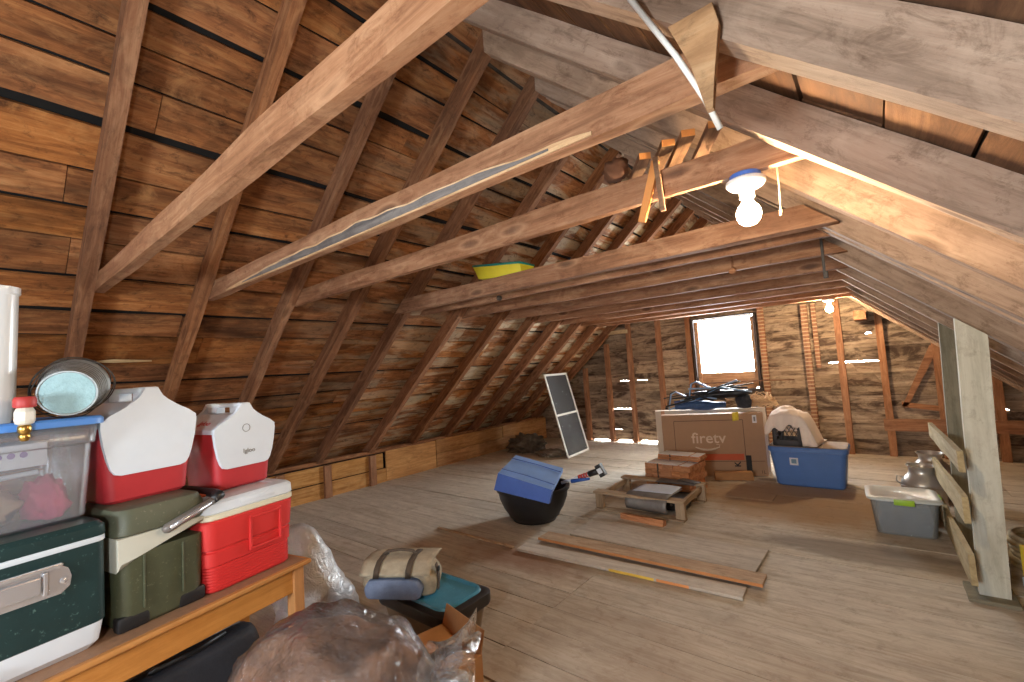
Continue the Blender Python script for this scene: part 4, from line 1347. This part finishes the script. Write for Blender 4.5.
# loose planks on the floor
M_PLANK = wood('pale_loose_planks', sr(172, 160, 146), sr(206, 196, 182), sr(222, 214, 202), tint=.05, stain=.25, stain_col=sr(140, 118, 98), bump=.15)
M_PLANKEDGE = wood('orange_edge_plank', sr(160, 124, 92), sr(196, 164, 130), sr(216, 190, 158), tint=.05, stain=.2, bump=.15)
def plank(loc, rz, l, w, th, m, label, extra=None):
    t = thing('loose_plank', label, 'plank', loc, rz, 'loose planks on the floor')
    MB().box((l / 2, w / 2, th / 2), (l, w, th), bevel=.003).build('board', m, t)
    return t
plank((-2.35, 3.58, .005), math.radians(-1.0), 1.54, .48, .022, M_PLANK, 'widest pale plank lying flat behind the other loose planks')
t = plank((-2.50, 3.30, .030), math.radians(1.5), 1.78, .17, .024, M_PLANKEDGE, 'orange edged narrow plank lying on top of the two other loose planks')
MB().box((.89, -.001, .012), (1.78, .004, .02)).build('fresh_edge', plain('fresh_orange_edge', sr(206, 140, 86), .8, var=.1), t)
t = plank((-2.56, 3.06, .005), math.radians(3.2), 1.76, .16, .022, M_PLANK, 'nearest grey plank with yellow tape along its front edge')
MB().box((1.02, -.002, .012), (.34, .004, .018)).build('yellow_tape', plain('yellow_tape', sr(246, 206, 90), .5), t)
MB().box((1.32, -.002, .012), (.22, .004, .018)).build('orange_tape', plain('orange_tape', sr(226, 150, 90), .5), t)
tag(MB().box((.5, .012, .008), (1.0, .03, .014), bevel=.002).jitter(.003, 4, 2).build('wood_batten', M_PLANKEDGE, None, False, (-3.62, 3.10, .004), math.radians(-1)), 'thin brown batten lying left of the loose planks', 'batten')

# cloth heap by the knee wall
M_RAG = plain('grey_brown_rag', sr(104, 92, 78), .95, var=.35, scale=9, bump=.6, bscale=24)
tag(blob((0, 0, .10), (.34, .26, .19), .55, 2.4, 5, 4).build('cloth_heap', M_RAG, None, True, (-5.38, 6.95, .005), .3), 'heap of dark grey rags on the floor by the left knee wall', 'rags')
tag(blob((0, 0, .03), (.26, .22, .05), .5, 2.8, 9, 4).build('flat_rag', plain('flat_tan_rag', sr(140, 126, 106), .95, var=.25, scale=9, bump=.5, bscale=24), None, True, (-4.70, 6.78, .004), .1), 'flat tan rag spread right of the dark rag heap', 'rag')

# window screen leaning by the left slope
M_WHITEFRAME = plain('white_screen_frame', sr(236, 234, 226), .5, var=.03)
M_MESH = see_through('dark_screen_mesh', (.06, .06, .06), alpha=.52, rough=.6, milk=.1)
B1, B2 = Vector((-4.234, 6.569, .004)), Vector((-4.304, 7.411, .004))
T1 = Vector((-4.60, 6.54, 1.46))
ex = (B2 - B1).normalized()
ez = (T1 - B1)
ez = (ez - ex * ez.dot(ex)).normalized()
ey = ez.cross(ex)
t = thing('window_screen', 'tall white framed insect screen leaning near the left slope', 'window screen')
Ms = Matrix((ex, ey, ez)).transposed().to_4x4()
Ms.translation = B1
t.matrix_world = Ms
sw, sh, fw = .845, 1.49, .035
for (c, s) in (((fw / 2, 0, sh / 2), (fw, .018, sh)), ((sw - fw / 2, 0, sh / 2), (fw, .018, sh)), ((sw / 2, 0, fw / 2), (sw, .018, fw)), ((sw / 2, 0, sh - fw / 2), (sw, .018, fw)), ((sw / 2, 0, .74), (sw, .018, fw))):
    MB().box(c, s, bevel=.002).build('frame_bar', M_WHITEFRAME, t)
MB().box((sw / 2, .004, sh / 2), (sw - .03, .002, sh - .03)).build('mesh', M_MESH, t)

# ------------------------------------------------------------------ far boxes and totes
M_TVBOX = plain('tv_carton', sr(178, 140, 108), .75, var=.05, scale=4, spec=.2)
M_CARDLINE = plain('dark_carton_line', sr(96, 70, 56), .8)
M_CARDORANGE = plain('orange_carton_band', sr(206, 94, 56), .7, var=.06)
M_PALETXT = plain('pale_carton_print', sr(222, 198, 172), .7)
M_YELLOW = plain('yellow_tag', sr(236, 206, 60), .6)
aZ = math.atan2(.47, 1.15)
t = thing('tv_carton', 'large brown television carton with an orange band, under the folded chairs', 'box', (-2.372, 6.10, 0), aZ)
bw, bd, bh = 1.245, .15, .81
MB().box((bw / 2, bd / 2, bh / 2), (bw, bd, bh), bevel=.006).build('carton', M_TVBOX, t)
text('print', 'firetv', .20, M_PALETXT, t, (.57, -.002, .49), (math.pi / 2, 0, 0), .001, .002)
MB().tube([(.40 + .30 * s, -.003, .395 - .055 * math.sin(math.pi * (.1 + .8 * s))) for s in [i / 12 for i in range(13)]], [.006 + .010 * math.sin(math.pi * i / 12) for i in range(13)], 6).tube([(.66, -.003, .412), (.70, -.003, .405), (.695, -.003, .37)], .004, 6).build('smile_arrow', M_PALETXT, t, True)
b = MB()
for (c, s) in (((.575, -.001, .725), (.85, .003, .008)), ((.15, -.001, .49), (.007, .003, .47)), ((1.0, -.001, .49), (.007, .003, .47))):
    b.box(c, s)
b.build('printed_border', M_CARDLINE, t)
MB().box((.74, -.0015, .245), (.48, .003, .08)).build('orange_band', M_CARDORANGE, t)
MB().box((.62, -.0015, .19), (1.20, .003, .006)).build('printed_line', M_CARDLINE, t)
text('arrow_print', 'K', .10, M_BLACK, t, (.90, -.003, .15), (math.pi / 2, -math.pi / 2, 0), .001, .003)
MB().box((1.03, -.004, .14), (.065, .008, .25), bevel=.003).build('black_strap', M_BLACK, t)
MB().box((1.14, -.0015, .73), (.05, .003, .10)).build('white_label', M_PAPER, t)
MB().box((1.14, -.003, .73), (.02, .002, .06)).build('label_print', M_INK, t)
text('recycle_marks', '1L', .06, M_CARDLINE, t, (1.19, -.002, .05), (math.pi / 2, 0, 0), .0008, 0)
MB().grid(lambda a, c: (.88 + .075 * a, -.012 - .004 * math.sin(c * 3), .82 - .11 * c + .012 * a), 3, 5).build('yellow_tag', M_YELLOW, t, True, solid=.002)

# pale flat carton standing behind
M_PALEBOX = plain('pale_flat_carton', sr(214, 196, 172), .75, var=.06, scale=5)
t = thing('flat_carton', 'pale flat carton standing right behind the television carton', 'box', (-2.52, 6.26, 0), aZ)
MB().box((.70, .06, .425), (1.40, .12, .85), bevel=.004).build('carton', M_PALEBOX, t)
MB().box((.10, -.002, .43), (.05, .004, .84)).build('tape', plain('orange_tape_edge', sr(200, 140, 100), .6), t)

# small low carton in front
t = thing('low_carton', 'low brown carton lying in front of the television carton', 'box', (-1.74, 6.10, 0), aZ)
MB().box((.22, .05, .05), (.44, .10, .10), bevel=.004).build('carton', M_CARD, t)
MB().box((.22, .05, .1015), (.43, .05, .002)).build('tape', M_CARDIN, t)

# folded blue and black camp chairs on the cartons
M_BLUEPOLE = plain('navy_blue_nylon', sr(52, 84, 130), .55, var=.3, scale=14, bump=.3)
M_BLACKPOLE = plain('black_tube', sr(24, 26, 32), .35, var=.1)
M_LIGHTPOLE = plain('pale_blue_tube', sr(150, 180, 214), .35)
def folded_chair(loc, rz, tilt, label, seed, m):
    t = thing('folded_chair', label, 'folding chair', loc, rz, 'folded camp chairs')
    rng = random.Random(seed)
    b = MB()
    # bundled sling fabric
    n = 16
    rings = []
    for i in range(n + 1):
        s = i / n
        ring = []
        for j in range(16):
            a = 2 * math.pi * j / 16
            q = 1 + .35 * noise.noise(Vector((math.cos(a) * 1.5, math.sin(a) * 1.5, s * 5 + seed)))
            k = (.5 + .5 * math.sin(math.pi * min(1, .15 + s * .8)))
            ring.append((-.32 + .64 * s, .085 * q * k * math.cos(a), .07 + .06 * q * k * math.sin(a) + tilt * s))
        rings.append(ring)
    b.loft(rings)
    b.build('sling', m, t, True)
    for i in range(7):
        y0, y1 = rng.uniform(-.14, .12), rng.uniform(-.14, .12)
        z0, z1 = rng.uniform(.02, .18), rng.uniform(.04, .24)
        MB().tube([(-.44 + .04 * i, y0, z0), (0, .5 * (y0 + y1), .5 * (z0 + z1) + .05), (.40 - .04 * i, y1, z1 + tilt)], .011, 8).build('tube', (M_BLACKPOLE, M_LIGHTPOLE, M_BLACKPOLE, M_BLUEPOLE)[i % 4], t, True)
    for s in (-1, 1):
        MB().tube([(-.40, s * .05, .05), (-.36, s * .08, .24), (-.30, s * .085, .27), (-.10, s * .06, .16)], .010, 8).build('arm_tube', M_LIGHTPOLE if s < 0 else M_BLACKPOLE, t, True)
    MB().tube([(-.42, -.1, .05), (-.45, -.1, .06)], .017, 8).build('foot_cap', M_BLACK, t, True)
    return t
ztop = .853
folded_chair((-1.93, 6.36, ztop), aZ + .02, .0, 'lower folded blue camp chair lying on the cartons', 3, M_BLUEPOLE)
folded_chair((-1.66, 6.42, ztop + .125), aZ - .12, .03, 'upper folded dark camp chair crossing over the blue one', 8, M_BLACKPOLE)
# helmet like black bundle
tag(blob((0, 0, .09), (.09, .08, .13), .2, 2.0, 2, 4).build('black_stuff_sack', M_BLACKCLOTH, None, True, (-1.43, 6.56, ztop + .002), .2), 'rounded black sack right of the folded chairs on the carton', 'sack')
# thin rods
for i, (p0, p1, r, lab) in enumerate((((-2.10, 6.50, 1.20), (-.86, 6.80, 1.21), .009, 'upper of the two thin pale rods lying over the folded chairs'),
                                      ((-2.42, 6.36, 1.02), (-1.9, 6.5, 1.10), .009, 'short dark rod sticking out left of the folded chairs'))):
    p0, p1 = Vector(p0), Vector(p1)
    tag(MB().tube([Vector((0, 0, 0)), (p1 - p0) * .5 + Vector((0, 0, .01)), p1 - p0], r, 8).build('thin_rod', (M_STUD, M_BLACKPOLE)[i], None, True, p0), lab, 'rod')
# heap of string
M_STRING = plain('straw_string', sr(208, 172, 130), .9, var=.15)
t = thing('string_heap', 'loose heap of straw coloured string on the pale carton', 'string', (-1.31, 6.80, ztop), 0)
rng = random.Random(9)
for k in range(3):
    pts = []
    for i in range(90):
        a = i * .55 + k
        rr_ = .10 + .10 * rng.random()
        pts.append((rr_ * 1.3 * math.cos(a), rr_ * .7 * math.sin(a), .015 + (.34 * rng.random()) * (1 - rr_ / .24)))
    MB().tube(pts, .006, 5).build('strand', M_STRING, t, True)

# blue lidded tote with crate and fabric
M_BLUETOTE = plain('blue_tote_plastic', sr(84, 122, 184), .42, var=.06)
M_DUSTLID = plain('dusty_blue_lid', sr(150, 130, 112), .75, var=.15, scale=10, speck=(6, .35, sr(196, 206, 220)))
t = thing('blue_tote', 'large blue storage tote with a dusty lid right of the television carton', 'tote', (-.74, 6.40, 0), math.radians(0))
w0, d0, hh = .78, .50, .46
MB().loft([rrect(w0 - .14, d0 - .12, .05, 0), rrect(w0 - .11, d0 - .09, .06, .015), rrect(w0 - .03, d0 - .03, .06, .38), rrect(w0 - .03, d0 - .03, .06, .40)]).build('body', M_BLUETOTE, t, angle=40)
MB().loft([rrect(w0 - .03, d0 - .03, .06, .395), rrect(w0 + .01, d0 + .01, .07, .40), rrect(w0 + .01, d0 + .01, .07, .445), rrect(w0 - .01, d0 - .01, .065, hh - .004)]).build('rim', M_BLUETOTE, t, angle=40)
MB().loft([rrect(w0 - .012, d0 - .012, .065, hh - .006), rrect(w0 - .02, d0 - .02, .06, hh), rrect(w0 - .06, d0 - .06, .05, hh + .002)]).build('lid_top', M_DUSTLID, t, angle=40)
sl_ = MB().box((0, 0, 0), (.085, .004, .085)).build('sticker', M_PAPER, t)
sl_.location = (-.13, -d0 / 2 + .018, .29)
sl_.rotation_euler = (math.radians(5), 0, 0)
MB().box((0, -.0022, .002), (.05, .002, .05)).build('sticker_print', plain('blue_grey_print', sr(120, 150, 170), .6), sl_)

M_CRATE = plain('dark_grey_crate', sr(66, 62, 62), .6, var=.1)
t = thing('milk_crate', 'dark grey plastic milk crate standing on the blue tote', 'crate', (-.90, 6.34, hh + .002), math.radians(-6))
cw, ch = .31, .27
b = MB()
for (c, s) in (((0, 0, .01), (cw, cw, .015)),):
    b.box(c, s)
b.build('floor_panel', M_CRATE, t)
for k in range(4):
    M = RZ(90 * k)
    b = MB()
    def lbar(p, q, th=.012):
        b.tube([M @ Vector(p), M @ Vector(q)], th / 2, 4)
    y = -cw / 2
    for sx in (-1, 1):
        b.prism([(sx * (cw / 2), 0), (sx * (cw / 2 - .045), 0), (sx * (cw / 2 - .045), ch), (sx * cw / 2, ch)][::sx], M @ Vector((0, y, 0)), M.to_3x3() @ Vector((1, 0, 0)), (0, 0, 1), M.to_3x3() @ Vector((0, 1, 0)), .014)
    b.prism([(-cw / 2, .0), (cw / 2, .0), (cw / 2, .07), (-cw / 2, .07)], M @ Vector((0, y, 0)), M.to_3x3() @ Vector((1, 0, 0)), (0, 0, 1), M.to_3x3() @ Vector((0, 1, 0)), .012)
    b.prism([(-cw / 2, ch - .035), (cw / 2, ch - .035), (cw / 2, ch), (-cw / 2, ch)], M @ Vector((0, y, 0)), M.to_3x3() @ Vector((1, 0, 0)), (0, 0, 1), M.to_3x3() @ Vector((0, 1, 0)), .012)
    for i in range(5):
        x = -.10 + .05 * i
        lbar((x - .04, y + .006, .07), (x + .05, y + .006, ch - .04), .009)
        lbar((x + .04, y + .006, .07), (x - .05, y + .006, ch - .04), .009)
    b.build('side_lattice', M_CRATE, t)
M_PEACH = plain('pale_peach_fabric', sr(246, 228, 212), .9, var=.06, bump=.3, bscale=30)
b = MB()
n = 26
def drape(a, c):
    x = -.22 + .52 * a
    def top(x, y):
        z = .335 + .10 * math.exp(-((x + .02) / .15) ** 2 - ((y - .02) / .22) ** 2)
        if x > .16:
            z -= ((x - .16) / .14) ** 1.6 * .33
        if x < -.16:
            z -= (-.16 - x) * 2.2
        if y > .17:
            z -= (y - .17) * 1.5
        return z
    nz = .03 * noise.fractal(Vector((a * 4, c * 4, 3)), .8, 2, 4)
    if c < .3:
        t_ = c / .3
        h = .17 + .26 * (x + .155) + .03 * math.sin(x * 40) if x < .16 else .012
        h = min(h, top(x, -.17) - .02)
        return (x, -.178 - .014 * (1 - t_) * (1 + math.sin(x * 55)) - .01 * nz, max(.012, h + (top(x, -.17) - h) * t_ + nz * t_))
    y = -.172 + .50 * (c - .3) / .7
    inside = abs(x) < .18 and y < .18
    return (x, y, max(.292 if inside else .014, top(x, y) + nz))
b.grid(drape, 34, 28)
tag(b.build('fabric_drape', M_PEACH, None, True, (-.90, 6.34, hh + .006), math.radians(-6), solid=.010), 'pale peach fabric draped over the milk crate on the blue tote', 'fabric')

# clear tote with green latch
M_CLEARTOTE = see_through('clear_tote_plastic', (.74, .79, .80), alpha=.26, rough=.22, milk=1.0)
M_PALELID = see_through('pale_clear_lid', (.80, .86, .84), alpha=.75, rough=.3, milk=.8)
M_LIME = plain('lime_green_latch', sr(160, 204, 60), .4)
t = thing('clear_tote', 'clear plastic tote with a lime green latch near the pale post', 'tote', (.045, 5.06, 0), math.radians(3))
w0, d0, hh = .46, .42, .31
MB().loft([rrect(w0 - .10, d0 - .10, .04, .0), rrect(w0 - .08, d0 - .08, .045, .012), rrect(w0 - .03, d0 - .03, .05, .275), rrect(w0 - .01, d0 - .01, .05, .28), rrect(w0 - .01, d0 - .01, .05, .295)], caps=(True, False)).build('body', M_CLEARTOTE, t, angle=40, solid=.003)
MB().loft([rrect(w0, d0, .05, .285), rrect(w0 + .02, d0 + .02, .055, .29), rrect(w0 + .02, d0 + .02, .055, .305), rrect(w0 - .02, d0 - .02, .05, .315), rrect(w0 - .06, d0 - .06, .04, .315), rrect(w0 - .08, d0 - .08, .04, .308)]).build('lid', M_PALELID, t, angle=40)
MB().box((0, -d0 / 2 - .010, .285), (.13, .016, .045), bevel=.004).build('latch', M_LIME, t, angle=40)
MB().box((w0 / 2 + .010, 0, .285), (.016, .12, .045), bevel=.004).build('latch', M_LIME, t, angle=40)
M_DARKBLUE = plain('dark_blue_cloth', sr(112, 122, 142), .9, var=.25, scale=8, bump=.4)
tag(softbox(.33, .29, .235, .03, .012, 3.0, .97).build('folded_garments', M_DARKBLUE, None, True, (.045, 5.06, .016), math.radians(3)), 'dark folded cloth filling the clear tote', 'cloth')

# two milk cans
M_TIN = plain('tinned_steel', sr(196, 192, 186), .34, metal=.6, var=.15, scale=10)
def milk_can(loc, k, label):
    t = thing('milk_can', label, 'milk can', loc, 0, 'metal milk cans')
    pr = [(.150, 0), (.158, .008), (.158, .26), (.160, .265), (.150, .30), (.118, .345), (.096, .372), (.090, .40), (.098, .425), (.112, .44), (.114, .446), (.104, .446), (.086, .41), (.084, .38)]
    MB().lathe([(r * k, z * k) for r, z in pr], n=40, caps=(True, False)).build('body', M_TIN, t, angle=50)
    for zz in (.012, .262):
        MB().lathe([(.158 * k, (zz - .006) * k), (.164 * k, (zz - .002) * k), (.164 * k, (zz + .004) * k), (.157 * k, (zz + .008) * k)], n=40, caps=(False, False)).build('hoop', M_TIN, t, True)
    for s in (-1, 1):
        MB().tube([(s * .135 * k, 0, .325 * k), (s * .18 * k, 0, .335 * k), (s * .185 * k, 0, .29 * k), (s * .156 * k, 0, .262 * k)], .007 * k, 8).build('handle', M_TIN, t, True)
    return t
milk_can((.215, 5.62, 0), 1.0, 'nearer metal milk can behind the clear tote')
milk_can((.32, 6.30, 0), 1.0, 'farther metal milk can, half hidden behind the nearer can')

# right edge: yellow crate and rope coils
M_YELLOWPL = plain('yellow_plastic', sr(240, 200, 50), .45)
t = thing('yellow_box', 'yellow box with a white foot at the right edge of the photo', 'box', (.68, 4.18, 0), .3)
MB().box((0, 0, .16), (.16, .16, .20), bevel=.006).build('case', M_YELLOWPL, t)
MB().box((0, 0, .03), (.17, .17, .06), bevel=.008).build('foot', M_WHITE, t)
M_ROPE = plain('pale_rope', sr(206, 188, 150), .9, var=.15, bump=.5, bscale=90)
t = thing('rope_coil', 'stacked coil of pale rope on the floor behind the pale post', 'rope', (.80, 4.62, 0))
for k in range(6):
    MB().tube([((.20 + .01 * math.sin(k * 2)) * math.cos(a), (.20 + .01 * math.cos(k)) * math.sin(a), .02 + .036 * k) for a in [j * math.pi / 14 for j in range(28)]], .019, 8, closed=True).build('turn', M_ROPE, t, True)

# ------------------------------------------------------------------ things up in the roof
M_SLEDY = plain('yellow_sled_plastic', sr(236, 226, 60), .45, var=.06)
M_SLEDT = plain('teal_rim', sr(30, 150, 150), .45)
t = thing('toy_sled', 'yellow plastic sled with a teal rim lying on the ceiling ties', 'sled', (-2.60, 3.19, 2.387), math.radians(-2))
rings = []
n = 14
for i in range(n + 1):
    s = i / n
    x = -.27 + .53 * s
    w = .16 * math.sin(math.pi * min(1, .16 + s * .68)) ** .6
    lift = .05 * (1 - s) ** 2 + .0 * s
    h = .13 - .03 * s
    rings.append([(x - .04 * (1 - s), -w, lift + h), (x, -w * .72, lift + .004), (x, w * .72, lift + .004), (x - .04 * (1 - s), w, lift + h)])
b = MB()
V = [[b.bm.verts.new(p) for p in r] for r in rings]
for i in range(n):
    for j in range(3):
        b.bm.faces.new((V[i][j], V[i + 1][j], V[i + 1][j + 1], V[i][j + 1]))
b.bm.faces.new(V[0])
b.bm.faces.new(V[-1][::-1])
b.build('hull', M_SLEDY, t, False, solid=.005)
rim = [r[0] for r in rings] + [r[3] for r in rings[::-1]]
MB().tube(rim, .010, 8, closed=True).build('rim', M_SLEDT, t, True)

# torn strip along the lower edge of the second tie
M_BARK = wood('torn_grey_wood', sr(86, 82, 82), sr(126, 120, 116), sr(160, 152, 144), tint=.02, stain=.5, stain_col=sr(60, 52, 50), bump=.7)
def strip(b, up0, up1, lo, y, wob, seed, n=40, x0=-3.6, x1=-.62, prot=.004):
    rings = []
    for i in range(n + 1):
        s = i / n
        x = x0 + (x1 - x0) * s
        k = math.sin(math.pi * (.03 + .94 * s)) ** .6
        zt = lo + (up0 + (up1 - up0) * s) * k + wob * noise.noise(Vector((x * 5, seed, 0))) * k
        zb = lo + .001 + .006 * (1 - k)
        zt = max(zt, zb + .002)
        rings.append([(x, y, zb), (x, y, zt), (x, y + .01, zt), (x, y + .01, zb)])
    b.loft(rings)
M_TORN = wood('pale_torn_edge', sr(176, 132, 90), sr(220, 184, 142), sr(238, 212, 176), tint=.02, stain=.1, bump=.3)
mw = tie2.matrix_world.inverted() if False else None
b = MB()
strip(b, .052, .066, 2.252, 1.2225, .022, 3.0)
o = b.build('torn_border', M_TORN)
o.parent = tie2
o.matrix_parent_inverse = frame_mat((0.5 * ((XL + (2.25 - ZL) / .88 - .07) + (XR + .06)), 1.228, 2.25), (1, 0, 0), (0, 0, 1)).inverted()
b = MB()
strip(b, .036, .050, 2.259, 1.2200, .022, 3.0, x0=-3.3, x1=-.78)
o2 = b.build('torn_patch', M_BARK)
o2.parent = tie2
o2.matrix_parent_inverse = o.matrix_parent_inverse.copy()

M_SCRAPPALE = wood('tan_scrap', sr(140, 104, 74), sr(184, 144, 106), sr(206, 172, 134), tint=.03, stain=.25, bump=.2)
# white cane and hanging wedge near the second tie
tag(MB().tube([(0, 0, 0), (.085, .06, -.17), (.135, .10, -.29), (.155, .14, -.36)], .008, 8).build('white_cane', M_WHITEFRAME, None, True, (-.415, 1.09, 2.495)), 'thin white stick hanging diagonally by the second tie', 'stick')
b = MB().prism([(0, 0), (.105, .005), (.115, -.05), (.095, -.165), (.085, -.245), (.070, -.245), (.045, -.12)], (0, 0, 0), (1, 0, 0), (0, 0, 1), (0, 1, 0), .02, bevel=.002)
tag(b.jitter(.002, 9, 1).build('hanging_wedge', M_SCRAPPALE, None, False, (-.33, 1.103, 2.375)), 'pale tapered board scrap hanging in front of the second tie', 'board scrap')

# lath scraps on the third tie
M_SCRAP = wood('lath_scraps', sr(110, 82, 62), sr(150, 116, 90), sr(184, 146, 112), tint=.2, stain=.3, bump=.3)
M_FRESH = plain('fresh_cut_end', sr(222, 150, 82), .8, var=.1)
rng = random.Random(6)
spec = [(-.70, 1.86, 2.435, 34, .05, .62, 12, 'first scrap board on the third tie from the left'), (-.60, 1.87, 2.46, 32, .055, .60, 14, 'second scrap board on the third tie from the left'),
        (-.52, 1.88, 2.475, 30, .055, .58, 15, 'third scrap board on the third tie from the left'), (-.42, 1.90, 2.48, 28, .055, .55, 14, 'fourth scrap board on the third tie, nearest the bulb')]
for (x, y, z, rz, w, l, pit, lab) in spec:
    t = thing('scrap_board', lab, 'scrap board', (x, y, z), math.radians(90 + rz), 'scrap boards on the third tie', ry=math.radians(-pit * .0))
    MB().box((l / 2, 0, 0), (l, w, .028), bevel=.002).build('board', M_SCRAP, t)
    MB().box((-.002, 0, 0), (.006, w - .002, .027)).build('cut_end', M_FRESH, t)
tag(MB().box((0, 0, -.09), (.034, .016, .26), ry=.32, bevel=.002).build('hanging_lath', M_FRESH, None, False, (-.70, 1.872, 2.37)), 'short orange lath hanging over the front of the third tie', 'lath')
tag(MB().box((0, 0, -.08), (.022, .016, .24), ry=-.06, bevel=.002).build('hanging_lath', M_SCRAP, None, False, (-.652, 1.870, 2.38)), 'short grey lath hanging over the front of the third tie', 'lath')
tag(blob((0, 0, .03), (.06, .05, .05), .4, 2, 3, 3, False).build('bark_lump', plain('brown_bark', sr(120, 84, 62), .9, var=.3), None, True, (-.86, 1.91, 2.415)), 'lump of brown bark beside the scrap boards on the third tie', 'bark')
# pull cord
M_CORD = plain('cream_cord', sr(226, 206, 170), .7)
t = thing('pull_cord', 'thin pale cord hanging right of the bright bulb', 'cord', (-.262, 2.20, 2.26))
MB().tube([(0, 0, .12), (.002, 0, 0), (-.002, 0, -.10)], .004, 6).build('cord', M_CORD, t, True)
MB().tube([(-.002, 0, -.10), (-.003, 0, -.125)], [.008, .006], 8).build('knot', M_CORD, t, True)
# bracket and knob on the ties
M_IRON = plain('dark_iron', sr(70, 66, 62), .55, metal=.6)
t = thing('iron_bracket', 'dark iron strap hanging from the low ties at the right rafters', 'bracket', (-.245, 3.965, 2.36))
MB().box((0, 0, -.12), (.018, .008, .26), bevel=.002).build('strap', M_IRON, t)
MB().box((.006, 0, -.26), (.03, .03, .05), bevel=.004).build('clamp', M_IRON, t)
t = thing('porcelain_knob', 'small dark wiring knob on the tie below the yellow sled', 'knob', (-2.80, 3.338, 2.262))
MB().lathe([(.022, 0), (.026, .006), (.018, .016), (.026, .026), (.020, .034), (.004, .036)], n=16, M=Matrix.Rotation(math.pi / 2, 4, 'X')).build('insulator', M_IRON, t, angle=40)
MB().lathe([(.006, .034), (.006, .042)], n=8, M=Matrix.Rotation(math.pi / 2, 4, 'X')).build('nail', M_CHROME, t)
t = thing('porcelain_knob', 'small wooden wiring knob on the ties left of the iron strap', 'knob', (-.85, 3.978, 2.262))
MB().box((0, -.012, .04), (.014, .012, .12), bevel=.002).build('strap', M_STUD, t)
MB().lathe([(.026, 0), (.03, .01), (.024, .026), (.004, .028)], n=16, M=TR((0, -.012, -.02)) @ Matrix.Rotation(math.pi / 2, 4, 'X')).build('insulator', M_STUD, t, angle=40)
# splinter on the left slope
n0 = Vector((XL, 0, ZL)) + nL * (DEP - .012)
tag(MB().loft([[(x, -w, 0), (x, w, 0), (x, w * .6, .01), (x, -w * .6, .01)] for x, w in ((0, .004), (.1, .018), (.22, .012), (.34, .003))]).build('splinter', M_PALEWOOD, None, False, matrix=Matrix.Translation(n0 + Vector((CS, 0, SN)) * 1.86 + Vector((0, .68, 0))) @ Matrix(((0, CS, SN, 0), (1, 0, 0, 0), (0, SN, -CS, 0), (0, 0, 0, 1)))), 'pale splinter on the left roof boards above the coolers', 'splinter')
